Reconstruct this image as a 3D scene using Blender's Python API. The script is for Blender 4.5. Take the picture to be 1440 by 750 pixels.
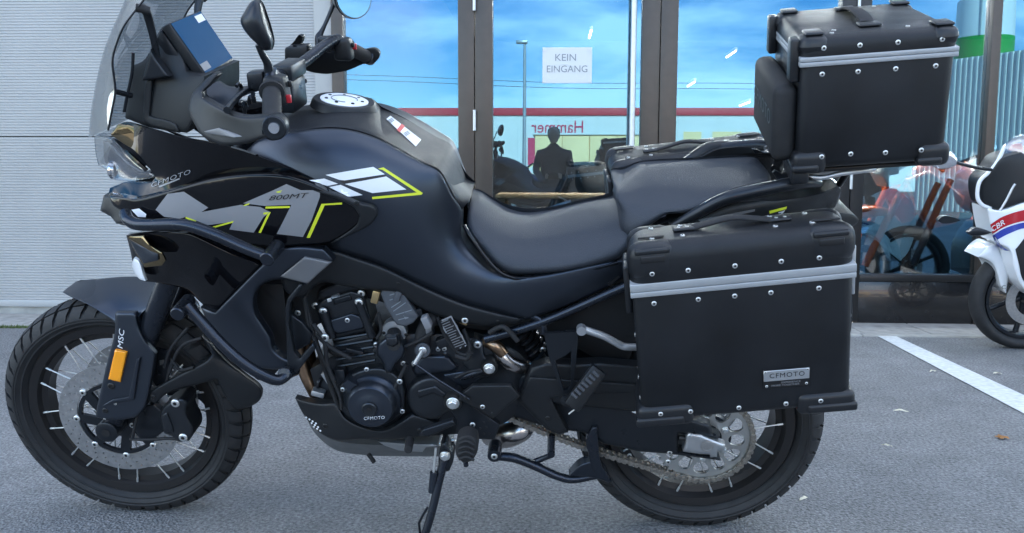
import bpy, bmesh, math, random
import numpy as np
from mathutils import Vector, Matrix
from mathutils.geometry import delaunay_2d_cdt
from mathutils.bvhtree import BVHTree
random.seed(7); rng = np.random.default_rng(7)
for o in list(bpy.data.objects): bpy.data.objects.remove(o)
S = bpy.context.scene
COL = S.collection
rad = math.radians

# ------------------------------------------------------------------ camera
def rotx(a): c, s = math.cos(a), math.sin(a); return np.array([[1,0,0],[0,c,-s],[0,s,c]])
def roty(a): c, s = math.cos(a), math.sin(a); return np.array([[c,0,s],[0,1,0],[-s,0,c]])
def rotz(a): c, s = math.cos(a), math.sin(a); return np.array([[c,-s,0],[s,c,0],[0,0,1]])
FPX = 1184.8                                     # focal length in pixels of a 1440 px wide frame
CAM = np.array([1.1414, -2.2831, 0.9436])
RC = rotz(.0468) @ rotx(-.1071) @ roty(-.0031)
cd = bpy.data.cameras.new('camera'); cam = bpy.data.objects.new('camera', cd); COL.objects.link(cam)
cd.sensor_fit = 'HORIZONTAL'; cd.sensor_width = 36; cd.lens = FPX/1440*36
cd.clip_start = .02; cd.clip_end = 2000
cam.matrix_world = Matrix([[RC[0,0], RC[0,2], -RC[0,1], CAM[0]], [RC[1,0], RC[1,2], -RC[1,1], CAM[1]],
                           [RC[2,0], RC[2,2], -RC[2,1], CAM[2]], [0,0,0,1]])
S.camera = cam

# ------------------------------------------------------------------ sky, sun, exposure
SUN_EL, SUN_AZ = rad(30), rad(14)                # the sun stands behind the showroom; azimuth from +Y towards +X
world = bpy.data.worlds.new('World'); S.world = world; world.use_nodes = True
nt = world.node_tree; nt.nodes.clear()
def wn(t, **k):
    n = nt.nodes.new(t)
    for a, b in k.items(): setattr(n, a, b)
    return n
sky = wn('ShaderNodeTexSky', sky_type='NISHITA', sun_disc=False, sun_elevation=SUN_EL, sun_rotation=SUN_AZ,
         air_density=1.0, dust_density=.35, ozone_density=2.2)
tc = wn('ShaderNodeTexCoord'); sep = wn('ShaderNodeSeparateXYZ'); nt.links.new(tc.outputs['Generated'], sep.inputs[0])
den = wn('ShaderNodeMath', operation='ADD'); nt.links.new(sep.outputs['Z'], den.inputs[0]); den.inputs[1].default_value = .16
dmx = wn('ShaderNodeMath', operation='MAXIMUM'); nt.links.new(den.outputs[0], dmx.inputs[0]); dmx.inputs[1].default_value = .05
dx = wn('ShaderNodeMath', operation='DIVIDE'); nt.links.new(sep.outputs['X'], dx.inputs[0]); nt.links.new(dmx.outputs[0], dx.inputs[1])
dy = wn('ShaderNodeMath', operation='DIVIDE'); nt.links.new(sep.outputs['Y'], dy.inputs[0]); nt.links.new(dmx.outputs[0], dy.inputs[1])
cmb = wn('ShaderNodeCombineXYZ'); nt.links.new(dx.outputs[0], cmb.inputs[0]); nt.links.new(dy.outputs[0], cmb.inputs[1])
cmb.inputs[2].default_value = 3.7
cl = wn('ShaderNodeTexNoise'); cl.inputs['Scale'].default_value = .8; cl.inputs['Detail'].default_value = 9; cl.inputs['Roughness'].default_value = .58
cl.inputs['Distortion'].default_value = .25
nt.links.new(cmb.outputs[0], cl.inputs['Vector'])
cr = wn('ShaderNodeValToRGB'); cr.color_ramp.elements[0].position = .44; cr.color_ramp.elements[1].position = .62
nt.links.new(cl.outputs['Fac'], cr.inputs[0])
cf = wn('ShaderNodeMath', operation='MULTIPLY'); nt.links.new(cr.outputs[0], cf.inputs[0]); cf.inputs[1].default_value = .8
hs = wn('ShaderNodeHueSaturation'); hs.inputs['Saturation'].default_value = 1.38; nt.links.new(sky.outputs[0], hs.inputs['Color'])
cmx = wn('ShaderNodeMixRGB'); nt.links.new(cf.outputs[0], cmx.inputs[0]); nt.links.new(hs.outputs[0], cmx.inputs[1])
cmx.inputs[2].default_value = (11.5, 12.0, 12.8, 1)
bg = wn('ShaderNodeBackground'); bg.inputs[1].default_value = .13
nt.links.new(cmx.outputs[0], bg.inputs[0])
wo = wn('ShaderNodeOutputWorld'); nt.links.new(bg.outputs[0], wo.inputs[0])
sd = bpy.data.lights.new('sun', 'SUN'); sd.energy = 5.0; sd.angle = rad(.53); sd.color = (1, .88, .70)
sun = bpy.data.objects.new('sun', sd); COL.objects.link(sun)
sdir = Vector((math.sin(SUN_AZ)*math.cos(SUN_EL), math.cos(SUN_AZ)*math.cos(SUN_EL), math.sin(SUN_EL)))
sun.rotation_euler = sdir.to_track_quat('Z', 'Y').to_euler(); sun.location = (5, 30, 25)
S.view_settings.view_transform = 'Standard'; S.view_settings.look = 'None'
S.view_settings.exposure = 1.95; S.view_settings.gamma = 1; S.view_settings.use_curve_mapping = False
S.render.engine = 'CYCLES'; S.render.resolution_x = 1024; S.render.resolution_y = 533
S.cycles.max_bounces = 8; S.cycles.transparent_max_bounces = 12; S.cycles.glossy_bounces = 4

# ------------------------------------------------------------------ materials
MATS = {}
def material(name, col, rough=.5, metal=0., coat=0., spec=.5, var=0., vscale=30., bump=0., bscale=200., rvar=0., emit=0., trans=0., ior=1.45):
    m = bpy.data.materials.new(name); m.use_nodes = True; MATS[name] = m
    t = m.node_tree; b = t.nodes['Principled BSDF']
    b.inputs['Base Color'].default_value = (*col, 1); b.inputs['Roughness'].default_value = rough
    b.inputs['Metallic'].default_value = metal; b.inputs['Coat Weight'].default_value = coat; b.inputs['Coat Roughness'].default_value = .03
    b.inputs['Specular IOR Level'].default_value = spec; b.inputs['IOR'].default_value = ior
    b.inputs['Transmission Weight'].default_value = trans
    if emit: b.inputs['Emission Color'].default_value = (*col, 1); b.inputs['Emission Strength'].default_value = emit
    if var or bump or rvar:
        co = t.nodes.new('ShaderNodeTexCoord')
        def noise(sc, det):
            n = t.nodes.new('ShaderNodeTexNoise'); n.inputs['Scale'].default_value = sc; n.inputs['Detail'].default_value = det
            t.links.new(co.outputs['Object'], n.inputs['Vector']); return n
        if var:
            n = noise(vscale, 6); r = t.nodes.new('ShaderNodeMapRange'); r.inputs[1].default_value = .3; r.inputs[2].default_value = .7
            r.inputs[3].default_value = 1-var; r.inputs[4].default_value = 1+var; t.links.new(n.outputs['Fac'], r.inputs[0])
            x = t.nodes.new('ShaderNodeMixRGB'); x.blend_type = 'MULTIPLY'; x.inputs[0].default_value = 1; x.inputs[1].default_value = (*col, 1)
            t.links.new(r.outputs[0], x.inputs[2]); t.links.new(x.outputs[0], b.inputs['Base Color'])
        if rvar:
            n = noise(vscale*.7, 5); r = t.nodes.new('ShaderNodeMapRange'); r.inputs[1].default_value = .3; r.inputs[2].default_value = .7
            r.inputs[3].default_value = max(.02, rough-rvar); r.inputs[4].default_value = rough+rvar; t.links.new(n.outputs['Fac'], r.inputs[0])
            t.links.new(r.outputs[0], b.inputs['Roughness'])
        if bump:
            n = noise(bscale, 3); u = t.nodes.new('ShaderNodeBump'); u.inputs['Strength'].default_value = bump; u.inputs['Distance'].default_value = .001
            t.links.new(n.outputs['Fac'], u.inputs['Height']); t.links.new(u.outputs[0], b.inputs['Normal'])
    return m
material('satin', (.052,.060,.075), .37, .85, rvar=.03, vscale=12)          # satin blue-black body paint
material('matte', (.011,.012,.0135), .43, 0, spec=.4, bump=.25, bscale=900, rvar=.05)  # moulded black plastic
material('grain', (.022,.023,.025), .55, 0, bump=.5, bscale=1500)
material('gloss', (.0035,.0035,.0045), .05, 0, spec=.38)
material('slate', (.012,.0135,.0165), .46, .3, spec=.35, bump=.3, bscale=1100, rvar=.04)
material('brass', (.55,.40,.20), .35, .9)
material('dark', (.010,.010,.011), .55)
material('metalblack', (.024,.027,.032), .32, .6, bump=.15, bscale=600, rvar=.06)
material('tubeblack', (.034,.039,.05), .27, .75, rvar=.05)
material('casing', (.036,.039,.044), .36, .7, bump=.35, bscale=500, rvar=.06)
material('castblue', (.052,.060,.075), .32, .8, bump=.2, bscale=700)
material('rubber', (.013,.013,.014), .72, var=.2, vscale=60, bump=.3, bscale=300)
material('tyre', (.017,.017,.018), .66, var=.25, vscale=25, bump=.3, bscale=250)
material('rim', (.035,.033,.033), .38, .6)
material('rimdark', (.008,.008,.009), .35, .3)
material('steel', (.50,.49,.48), .30, .9, var=.15, vscale=80)
material('spoke', (.50,.50,.49), .35, .5)
material('bolt', (.70,.70,.68), .34, .9)
material('boltdark', (.03,.03,.03), .4, .6)
material('alu', (.52,.53,.54), .42, .9, var=.06, vscale=50, bump=.1)
material('band', (.36,.37,.38), .5, .4, var=.04)
material('bash', (.20,.205,.21), .45, .7, var=.12)
material('bronze', (.34,.22,.14), .30, 1, var=.4, vscale=30)
material('blued', (.48,.44,.42), .25, 1, var=.35, vscale=20)
material('seat', (.026,.030,.038), .55, 0, bump=1., bscale=420, var=.08, vscale=200)
material('case', (.008,.009,.011), .40, .1, spec=.42, bump=.5, bscale=1400, rvar=.10, var=.35, vscale=9)
material('casecorner', (.010,.011,.013), .38, 0, bump=.3, bscale=900)
material('greyinlay', (.16,.16,.165), .42, .4)
material('silverprint', (.24,.24,.25), .45, .2)
material('whiteprint', (.72,.73,.75), .45)
material('yellowprint', (.62,.66,.03), .45)
material('blackprint', (.008,.008,.009), .4)
material('redprint', (.55,.03,.03), .45)
material('amber', (.95,.34,.01), .18, coat=.6, bump=.5, bscale=250)
material('chrome', (.75,.75,.76), .08, 1)
material('lampgrey', (.16,.165,.18), .18, .7)
material('amber_mirror', (.22,.17,.10), .03, 1)  # smoked panel; amber cast of a mirrored sunlit building put into its colour
material('screen', (.002,.055,.135), .25, 0, spec=.18)
material('ecu', (.075,.08,.09), .5)
material('chain', (.36,.33,.29), .34, .9, var=.3, vscale=150)
material('sprocket', (.50,.50,.48), .36, .9, var=.1)
material('switchred', (.5,.02,.03), .4)
material('redpaint', (.42,.012,.02), .2, coat=.6)
material('mirrorglass', (.8,.82,.85), .02, 1)
material('taillens', (.35,.36,.37), .1, .2, coat=1)
def clear_mat(name, tint, refl, rough=.01, gloss=(1,1,1)):
    """thin clear sheet: part mirror, part see-through, the same for every kind of ray"""
    m = bpy.data.materials.new(name); m.use_nodes = True; MATS[name] = m
    t = m.node_tree; t.nodes.clear()
    g = t.nodes.new('ShaderNodeBsdfGlossy'); g.inputs['Roughness'].default_value = rough; g.inputs['Color'].default_value = (*gloss, 1)
    tr = t.nodes.new('ShaderNodeBsdfTransparent'); tr.inputs['Color'].default_value = (*tint, 1)
    lw = t.nodes.new('ShaderNodeLayerWeight'); lw.inputs['Blend'].default_value = .35
    ad = t.nodes.new('ShaderNodeMapRange'); ad.inputs[3].default_value = refl; ad.inputs[4].default_value = min(1, refl+.45)
    t.links.new(lw.outputs['Facing'], ad.inputs[0])
    mx = t.nodes.new('ShaderNodeMixShader'); t.links.new(ad.outputs[0], mx.inputs[0]); t.links.new(tr.outputs[0], mx.inputs[1]); t.links.new(g.outputs[0], mx.inputs[2])
    out = t.nodes.new('ShaderNodeOutputMaterial'); t.links.new(mx.outputs[0], out.inputs[0])
clear_mat('perspex', (.66,.69,.72), .07)
clear_mat('lens', (.80,.82,.84), .06)
clear_mat('glass', (.78,.82,.84), .46, 0, (.12,.268,.39))

# ------------------------------------------------------------------ helpers
class Frame:
    """a thing's own axes: x along it, z up in its leaning plane, w = -y the distance out to its camera-facing side"""
    def __init__(s, origin, lean): s.o = np.array(origin, float); s.L = rotx(lean); s.lean = lean; s.c = s.L.T @ (CAM - s.o); s.trees = []
    def dir(s, px, py): return s.L.T @ (RC @ np.array([(px-720)/FPX, 1, -(py-375)/FPX]))
    def on(s, px, py, w):
        d = s.dir(px, py); t = (-w - s.c[1])/d[1]; return s.c + d*t
    def hit(s, px, py, trees=None):
        d = s.dir(px, py); best = None
        for t in (trees or s.trees):
            h = t.ray_cast(Vector(s.c), Vector(d))
            if h[0] is not None and (best is None or h[3] < best[3]): best = h
        return best
BASE = {}
def thing(name, label, cat, frame=None, base=(0,0,0), group=None):
    o = bpy.data.objects.new(name, None); COL.objects.link(o); o.empty_display_size = .1
    if frame:
        o.rotation_euler = (frame.lean, 0, 0); o.location = frame.o + frame.L @ np.array(base, float); BASE[o.name] = np.array(base, float)
    else: o.location = base; BASE[o.name] = np.array(base, float)
    o['label'] = label; o['category'] = cat
    if group: o['group'] = group
    return o
def root_of(o):
    while o.parent: o = o.parent
    return o
def tag(o, label, cat, group=None):
    o['label'] = label; o['category'] = cat
    if group: o['group'] = group
    return o
def struct(o): o['kind'] = 'structure'; return o
def mk(name, V, F, mat, parent=None, smooth=True, sharp=38, recalc=True, frame=None):
    V = np.asarray(V, float); me = bpy.data.meshes.new(name)
    b = BASE.get(root_of(parent).name, np.zeros(3)) if parent else np.zeros(3)
    me.from_pydata((V-b).tolist(), [], [tuple(int(i) for i in f) for f in F])
    if recalc:
        bm = bmesh.new(); bm.from_mesh(me); bmesh.ops.recalc_face_normals(bm, faces=bm.faces[:]); bm.to_mesh(me); bm.free()
    me.materials.append(MATS[mat] if isinstance(mat, str) else mat)
    if smooth: me.shade_smooth(); me.set_sharp_from_angle(angle=rad(sharp))
    o = bpy.data.objects.new(name, me); COL.objects.link(o); o.parent = parent
    if frame: t = BVHTree.FromPolygons(V.tolist(), [tuple(int(i) for i in f) for f in F]); frame.trees.append(t); o_tree[o.name] = t
    return o
o_tree = {}
def Q(ox, oy, s): return lambda *p: [(ox+q[0]*s, oy+q[1]*s) + tuple(q[2:]) for q in p]
Q1=Q(100,0,.34667); Q2=Q(250,0,.29326); Q3=Q(130,170,.30681); Q4=Q(340,110,.38680); Q5=Q(0,380,.47970); Q6=Q(160,360,.37333)
Q7=Q(390,380,.34660); Q8=Q(560,420,.42674); S1=Q(640,180,.32); S2=Q(840,180,.26389); S3=Q(1050,0,.34676); S4=Q(860,290,.42654)
S5=Q(820,540,.27994); S8=Q(1180,180,.42693); T1=Q(0,360,.26667); T2=Q(0,560,.26389); T3=Q(420,600,.2); T4=Q(700,400,.32); T5=Q(480,400,.24)
PX = lambda *p: list(p)

def outline(P, step, curve=True, corner=50):
    P = np.array(P, float); n = len(P); out = []
    d = np.roll(P, -1, 0) - P; ang = np.arctan2(d[:,1], d[:,0])
    for i in range(n):
        j = (i+1) % n; L = np.hypot(*d[i,:2]); k = max(1, int(round(L/step)))
        def tan(q):
            a, b = ang[q-1], ang[q]; t = abs((b-a+math.pi) % (2*math.pi) - math.pi)
            if t > rad(corner) or not curve: return None
            v = (P[(q+1)%n]-P[q-1]); return v/ (np.hypot(*v[:2])+1e-9) * L
        m0 = tan(i); m1 = tan(j); m0 = d[i] if m0 is None else m0; m1 = d[i] if m1 is None else m1
        for s in range(k):
            t = s/k; out.append((2*t**3-3*t*t+1)*P[i] + (t**3-2*t*t+t)*m0 + (-2*t**3+3*t*t)*P[j] + (t**3-t*t)*m1)
    return np.array(out)
def dist_poly(X, B):
    A = B[:, :2]; Bn = np.roll(A, -1, 0); D = Bn-A; best = np.full(len(X), 1e9)
    for a, d in zip(A, D):
        t = np.clip(((X-a)@d)/(d@d+1e-12), 0, 1); best = np.minimum(best, np.hypot(*(X-a-t[:,None]*d).T))
    return best
def inside(X, B):
    c = np.zeros(len(X), bool); A = B[:, :2]; Bn = np.roll(A, -1, 0)
    for (x1,y1),(x2,y2) in zip(A, Bn):
        if y1 == y2: continue
        m = ((y1 > X[:,1]) != (y2 > X[:,1])) & (X[:,0] < (x2-x1)*(X[:,1]-y1)/(y2-y1)+x1); c ^= m
    return c
def fill(B, step, rings=()):
    P2 = B[:,:2]; nx = np.roll(P2, -1, 0)-np.roll(P2, 1, 0); nx /= np.hypot(*nx.T)[:,None]+1e-9
    ar = .5*np.sum(P2[:,0]*np.roll(P2[:,1], -1)-np.roll(P2[:,0], -1)*P2[:,1]); nrm = np.stack([-nx[:,1], nx[:,0]], 1)*(1 if ar > 0 else -1)
    K = [P2]; last = 0.
    for d in rings:
        c = P2+nrm*d; ok = inside(c, B); c = c[ok]
        if len(c): c = c[dist_poly(c, B) > d*.92]
        keep = []
        for q in c:
            if not keep or min(np.hypot(*(q-k)) for k in keep[-6:]+keep[:2]) > min(step*.35, d*.9): keep.append(q)
        if keep: K.append(np.array(keep)); last = d
    lo, hi = P2.min(0), P2.max(0); ys = np.arange(lo[1], hi[1], step*.866); G = []
    for r, y in enumerate(ys):
        xs = np.arange(lo[0] + (step/2 if r % 2 else 0), hi[0], step); G += [(x, y) for x in xs]
    G = np.array(G) if G else np.zeros((0,2))
    if len(G): G = G[inside(G, B)]
    if len(G): G = G[dist_poly(G, B) > last+step*.6]
    n = len(B); allp = np.concatenate(K+[G]) if len(G) else np.concatenate(K)
    v, e, f, ov, oe, of = delaunay_2d_cdt([Vector(p) for p in allp], [(i,(i+1)%n) for i in range(n)], [], 0, 1e-5)
    v = np.array([tuple(q) for q in v]); f = np.array([t for t in f if len(t) == 3]); c = v[f].mean(1); f = f[inside(c, B)]
    used = np.unique(f); mp = -np.ones(len(v), int); mp[used] = np.arange(len(used)); return v[used], mp[f]
def solve(v, f, isb, wb, rhs):
    n = len(v); A = np.zeros((n, n)); mass = np.zeros(n)
    for a, b, c in ((0,1,2),(1,2,0),(2,0,1)):
        u = v[f[:,a]]-v[f[:,c]]; w = v[f[:,b]]-v[f[:,c]]; cr_ = np.abs(u[:,0]*w[:,1]-u[:,1]*w[:,0])+1e-9; ct = np.clip((u*w).sum(1)/cr_, .02, 20)
        np.add.at(A, (f[:,a], f[:,b]), ct); np.add.at(A, (f[:,b], f[:,a]), ct); np.add.at(mass, f[:,a], cr_/6)
    D = A.sum(1); M = np.diag(D) - A; M[isb] = 0; M[isb, isb] = 1
    R1 = np.where(isb, wb, 0); R2 = np.where(isb, 0, rhs*mass); return np.linalg.solve(M, np.stack([R1, R2], 1)).T
def boundary_loop(f):
    e = {}
    for t in f:
        for a, b in ((t[0],t[1]),(t[1],t[2]),(t[2],t[0])):
            e[(a,b)] = 1
    return [(a,b) for (a,b) in e if (b,a) not in e]
def panel(name, pts, mat, parent, w=.2, bulge=0., pw=.5, edge=0., R=6., back=None, thick=.006, step=5., mirror=None, curve=True, frame=None, sharp=38, corner=50):
    """shell traced as an outline of (pixel x, pixel y, w): w spreads smoothly inside, plus a dome and a rounded rim; it gets a rim and a back"""
    F = frame or BIKE
    P = [(p[0], p[1], p[2] if len(p) > 2 else w) for p in pts]
    B = outline(P, step, curve, corner); v, f = fill(B, step, (R*.12, R*.35, R*.65, R) if edge else (step*.3, step*.9))
    isb = dist_poly(v, B) < 1e-3
    d2 = ((v[:,None,:]-B[None,:,:2])**2).sum(-1); wb = B[d2.argmin(1), 2]
    W, g = solve(v, f, isb, wb, 1.)
    g = np.clip(g/max(g.max(), 1e-9), 0, 1)**pw
    if isb.all(): g[:] = 0
    h = bulge*g
    if edge:
        d = np.clip(dist_poly(v, B)/R, 0, 1); h = h + edge*np.sqrt(np.clip(1-(1-d)**2, 0, 1))
    X = np.array([F.on(a[0], a[1], ww) for a, ww in zip(v, W+h)])
    n = len(X); Y = X.copy()
    if back is None: Y[:,1] = np.array([F.on(a[0], a[1], ww)[1] for a, ww in zip(v, W)]) + thick
    else: Y[:,1] = -back
    bl = boundary_loop(f)
    faces = [tuple(t) for t in f] + [tuple(n+i for i in t[::-1]) for t in f] + [(a+n, b+n, b, a) for a, b in bl]
    V = np.concatenate([X, Y])
    o = mk(name, V, faces, mat, parent, frame=F, sharp=sharp)
    if mirror:
        M = V.copy(); M[:,1] *= -1; mk(name, M, [t[::-1] for t in faces], mat, parent, frame=None, sharp=sharp)
    return o
def plate(name, outer, holes, y0, y1, mat, parent, frame=None, tf=None, step=None, mirror=None, bev=0):
    """flat plate with real holes; outer/holes are (x, z) loops in the thing's axes"""
    loops = [np.array(outer, float)] + [np.array(h, float) for h in holes]
    P = np.concatenate(loops); E = []; k = 0
    for L in loops: n = len(L); E += [(k+i, k+(i+1) % n) for i in range(n)]; k += n
    v, e, f, *_ = delaunay_2d_cdt([Vector(p) for p in P], E, [], 0, 1e-7)
    v = np.array([tuple(q) for q in v]); f = np.array(f); c = v[f].mean(1); ok = inside(c, loops[0])
    for h in loops[1:]: ok &= ~inside(c, h)
    f = f[ok]; n = len(v)
    V = np.concatenate([np.stack([v[:,0], np.full(n, y0), v[:,1]], 1), np.stack([v[:,0], np.full(n, y1), v[:,1]], 1)])
    if tf is not None: V = tf(V)
    faces = [tuple(t) for t in f] + [tuple(n+i for i in t[::-1]) for t in f] + [(a+n, b+n, b, a) for a, b in boundary_loop(f)]
    if mirror: mk(name, V*np.array([1,-1,1]), [t[::-1] for t in faces], mat, parent, sharp=25)
    return mk(name, V, faces, mat, parent, sharp=25, frame=frame)
def pxplate(name, outer, holes, w, thick, mat, parent, frame=None, curve=False, mirror=None, step=6):
    F = frame or BIKE
    cv = lambda L: [tuple(F.on(p[0], p[1], w)[[0,2]]) for p in outline([q[:2] for q in L], step, curve)]
    return plate(name, cv(outer), [cv(h) for h in holes], -w, -w+thick, mat, parent, frame=F, mirror=mirror)
def circ(cx, cz, r, n=24, a0=0.): return [(cx+r*math.cos(a0+2*math.pi*i/n), cz+r*math.sin(a0+2*math.pi*i/n)) for i in range(n)]
def tube_geo(P, r, seg=10, closed=False, sub=6, curve=True):
    P = np.array(P, float); n = len(P); rr = np.full(n, r) if np.isscalar(r) else np.array(r, float)
    if curve and n > 2:
        out = []; ro = []
        for i in range(n if closed else n-1):
            p0 = P[i-1] if (i > 0 or closed) else P[0]; p1 = P[i]; p2 = P[(i+1) % n]; p3 = P[(i+2) % n] if (closed or i+2 < n) else P[n-1]
            for s in range(sub):
                t = s/sub; out.append(.5*((2*p1)+(p2-p0)*t+(2*p0-5*p1+4*p2-p3)*t*t+(-p0+3*p1-3*p2+p3)*t**3)); ro.append(rr[i]+(rr[(i+1) % n]-rr[i])*t)
        if not closed: out.append(P[-1]); ro.append(rr[-1])
        P = np.array(out); rr = np.array(ro)
    n = len(P); T = np.roll(P, -1, 0)-np.roll(P, 1, 0)
    if not closed: T[0] = P[1]-P[0]; T[-1] = P[-1]-P[-2]
    T /= np.linalg.norm(T, axis=1)[:,None]+1e-12
    u = np.cross(T[0], [0,0,1.]); u = np.cross(T[0], [1.,0,0]) if np.linalg.norm(u) < .1 else u; u /= np.linalg.norm(u)
    V = []
    for i in range(n):
        u = u - T[i]*(u@T[i]); u /= np.linalg.norm(u); b = np.cross(T[i], u)
        for k in range(seg): a = 2*math.pi*k/seg; V.append(P[i]+rr[i]*(u*math.cos(a)+b*math.sin(a)))
    Fc = []
    for i in range(n if closed else n-1):
        for k in range(seg): j = (i+1) % n; k2 = (k+1) % seg; Fc.append((i*seg+k, j*seg+k, j*seg+k2, i*seg+k2))
    if not closed: Fc += [tuple(range(seg))[::-1], tuple((n-1)*seg+k for k in range(seg))]
    return np.array(V), Fc
def tube(name, P, r, mat, parent, seg=10, closed=False, sub=6, curve=True, mirror=False, frame='B', sharp=50):
    V, Fc = tube_geo(P, r, seg, closed, sub, curve)
    if mirror: mk(name, V*np.array([1,-1,1]), [t[::-1] for t in Fc], mat, parent, sharp=sharp)
    return mk(name, V, Fc, mat, parent, frame=BIKE if frame == 'B' else frame, sharp=sharp)
def lathe_geo(p0, ax, prof, seg=32):
    """profile of (distance along axis, radius) turned round the axis"""
    p0 = np.array(p0, float); ax = np.array(ax, float); ax /= np.linalg.norm(ax)
    u = np.cross(ax, [0,0,1.]); u = np.cross(ax, [1.,0,0]) if np.linalg.norm(u) < .1 else u; u /= np.linalg.norm(u); b = np.cross(ax, u)
    V = []; n = len(prof)
    for t, r in prof:
        for k in range(seg): a = 2*math.pi*k/seg; V.append(p0+ax*t+max(r,1e-5)*(u*math.cos(a)+b*math.sin(a)))
    Fc = [(i*seg+k, (i+1)*seg+k, (i+1)*seg+(k+1) % seg, i*seg+(k+1) % seg) for i in range(n-1) for k in range(seg)]
    return np.array(V), Fc + [tuple(range(seg))[::-1], tuple((n-1)*seg+k for k in range(seg))]
def lathe(name, p0, ax, prof, mat, parent, seg=32, frame='B', sharp=35):
    V, Fc = lathe_geo(p0, ax, prof, seg); return mk(name, V, Fc, mat, parent, frame=BIKE if frame == 'B' else frame, sharp=sharp)
def cyl(name, a, b, r, mat, parent, seg=20, r2=None, frame='B', bev=.15):
    a = np.array(a, float); b = np.array(b, float); L = np.linalg.norm(b-a); r2 = r if r2 is None else r2; e = min(r, r2)*bev
    return lathe(name, a, b-a, [(0, r-e), (e, r), (L-e, r2), (L, r2-e)], mat, parent, seg, frame)
def rev_geo(c, prof, seg=96, closed=True):
    """(y, radius) profile turned round the wheel axle (local y) at centre c"""
    n = len(prof); V = [(c[0]+r*math.cos(2*math.pi*k/seg), c[1]+y, c[2]+r*math.sin(2*math.pi*k/seg)) for k in range(seg) for y, r in prof]
    Fc = [(k*n+i, k*n+(i+1) % n, ((k+1) % seg)*n+(i+1) % n, ((k+1) % seg)*n+i) for k in range(seg) for i in range(n if closed else n-1)]
    return np.array(V), Fc
def hexa(C, bev=0., seg=3):
    """bevelled box from 8 corners (bottom 4, top 4)"""
    bm = bmesh.new(); vs = [bm.verts.new(c) for c in C]
    for q in ((3,2,1,0),(4,5,6,7),(0,1,5,4),(1,2,6,5),(2,3,7,6),(3,0,4,7)): bm.faces.new([vs[i] for i in q])
    if bev: bmesh.ops.bevel(bm, geom=bm.edges[:], offset=bev, segments=seg, affect='EDGES', profile=.5, clamp_overlap=True)
    bm.verts.index_update(); V = np.array([v.co[:] for v in bm.verts]); Fc = [tuple(v.index for v in f.verts) for f in bm.faces]; bm.free(); return V, Fc
def box(name, lo, hi, mat, parent=None, bev=0., seg=2, tf=None, frame=None, sharp=38):
    (x0,y0,z0), (x1,y1,z1) = lo, hi
    C = np.array([(x0,y0,z0),(x1,y0,z0),(x1,y1,z0),(x0,y1,z0),(x0,y0,z1),(x1,y0,z1),(x1,y1,z1),(x0,y1,z1)], float)
    V, Fc = hexa(C, bev, seg)
    if tf is not None: V = tf(V)
    return mk(name, V, Fc, mat, parent, frame=frame, sharp=sharp)
def join(parts):
    V = []; Fc = []; k = 0
    for v, f in parts: V.append(v); Fc += [tuple(k+i for i in t) for t in f]; k += len(v)
    return np.concatenate(V), Fc
def decal(name, pts, mat, parent, F, trees, step=5., curve=False, lift=.0009):
    """flat print that lies on the surface under it"""
    B = outline([p[:2] for p in pts], step, curve); v, f = fill(B, step); X = []; bad = set(); last = None
    for i, a in enumerate(v):
        h = F.hit(a[0], a[1], trees)
        if h is None: bad.add(i); X.append(F.c if last is None else last); continue
        nrm = np.array(h[1]); nrm = -nrm if nrm @ F.dir(*a) > 0 else nrm; last = np.array(h[0])+nrm*lift; X.append(last)
    f = [tuple(t) for t in f if not any(i in bad for i in t)]
    if not f: return None
    return mk(name, X, f, mat, parent, recalc=False)
def text_geo(s, shear=0., spacing=1.):
    cu = bpy.data.curves.new('t', 'FONT'); cu.body = s; cu.shear = shear; cu.space_character = spacing; cu.resolution_u = 3
    o = bpy.data.objects.new('t', cu); COL.objects.link(o); bpy.context.view_layer.update()
    me = bpy.data.meshes.new_from_object(o.evaluated_get(bpy.context.evaluated_depsgraph_get()))
    V = np.array([v.co[:] for v in me.vertices]); Fc = [tuple(p.vertices) for p in me.polygons]
    bpy.data.objects.remove(o); bpy.data.curves.remove(cu); bpy.data.meshes.remove(me); return V, Fc
def lettering(name, s, p0, p1, hpx, mat, parent, F, trees, shear=0., spacing=1., up=None, lift=.0016):
    """lettering from pixel p0 along to p1, hpx high, laid on the surface it stands on"""
    V, Fc = text_geo(s, shear, spacing); lo, hi = V.min(0), V.max(0); p0 = np.array(p0, float); p1 = np.array(p1, float); d = p1-p0
    u = np.array([d[1], -d[0]])/np.hypot(*d)*hpx if up is None else np.array(up, float)
    X = []; bad = set()
    for i, q in enumerate(V):
        a = p0 + d*(q[0]-lo[0])/(hi[0]-lo[0]) + u*(q[1]-0)/(hi[1]-0)
        h = F.hit(a[0], a[1], trees)
        if h is None: bad.add(i); X.append(np.zeros(3)); continue
        nrm = np.array(h[1]); nrm = -nrm if nrm @ F.dir(*a) > 0 else nrm; X.append(np.array(h[0])+nrm*lift)
    Fc = [t for t in Fc if not any(i in bad for i in t)]
    return mk(name, X, Fc, mat, parent, smooth=False, recalc=False) if Fc else None
_proto = {}
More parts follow.
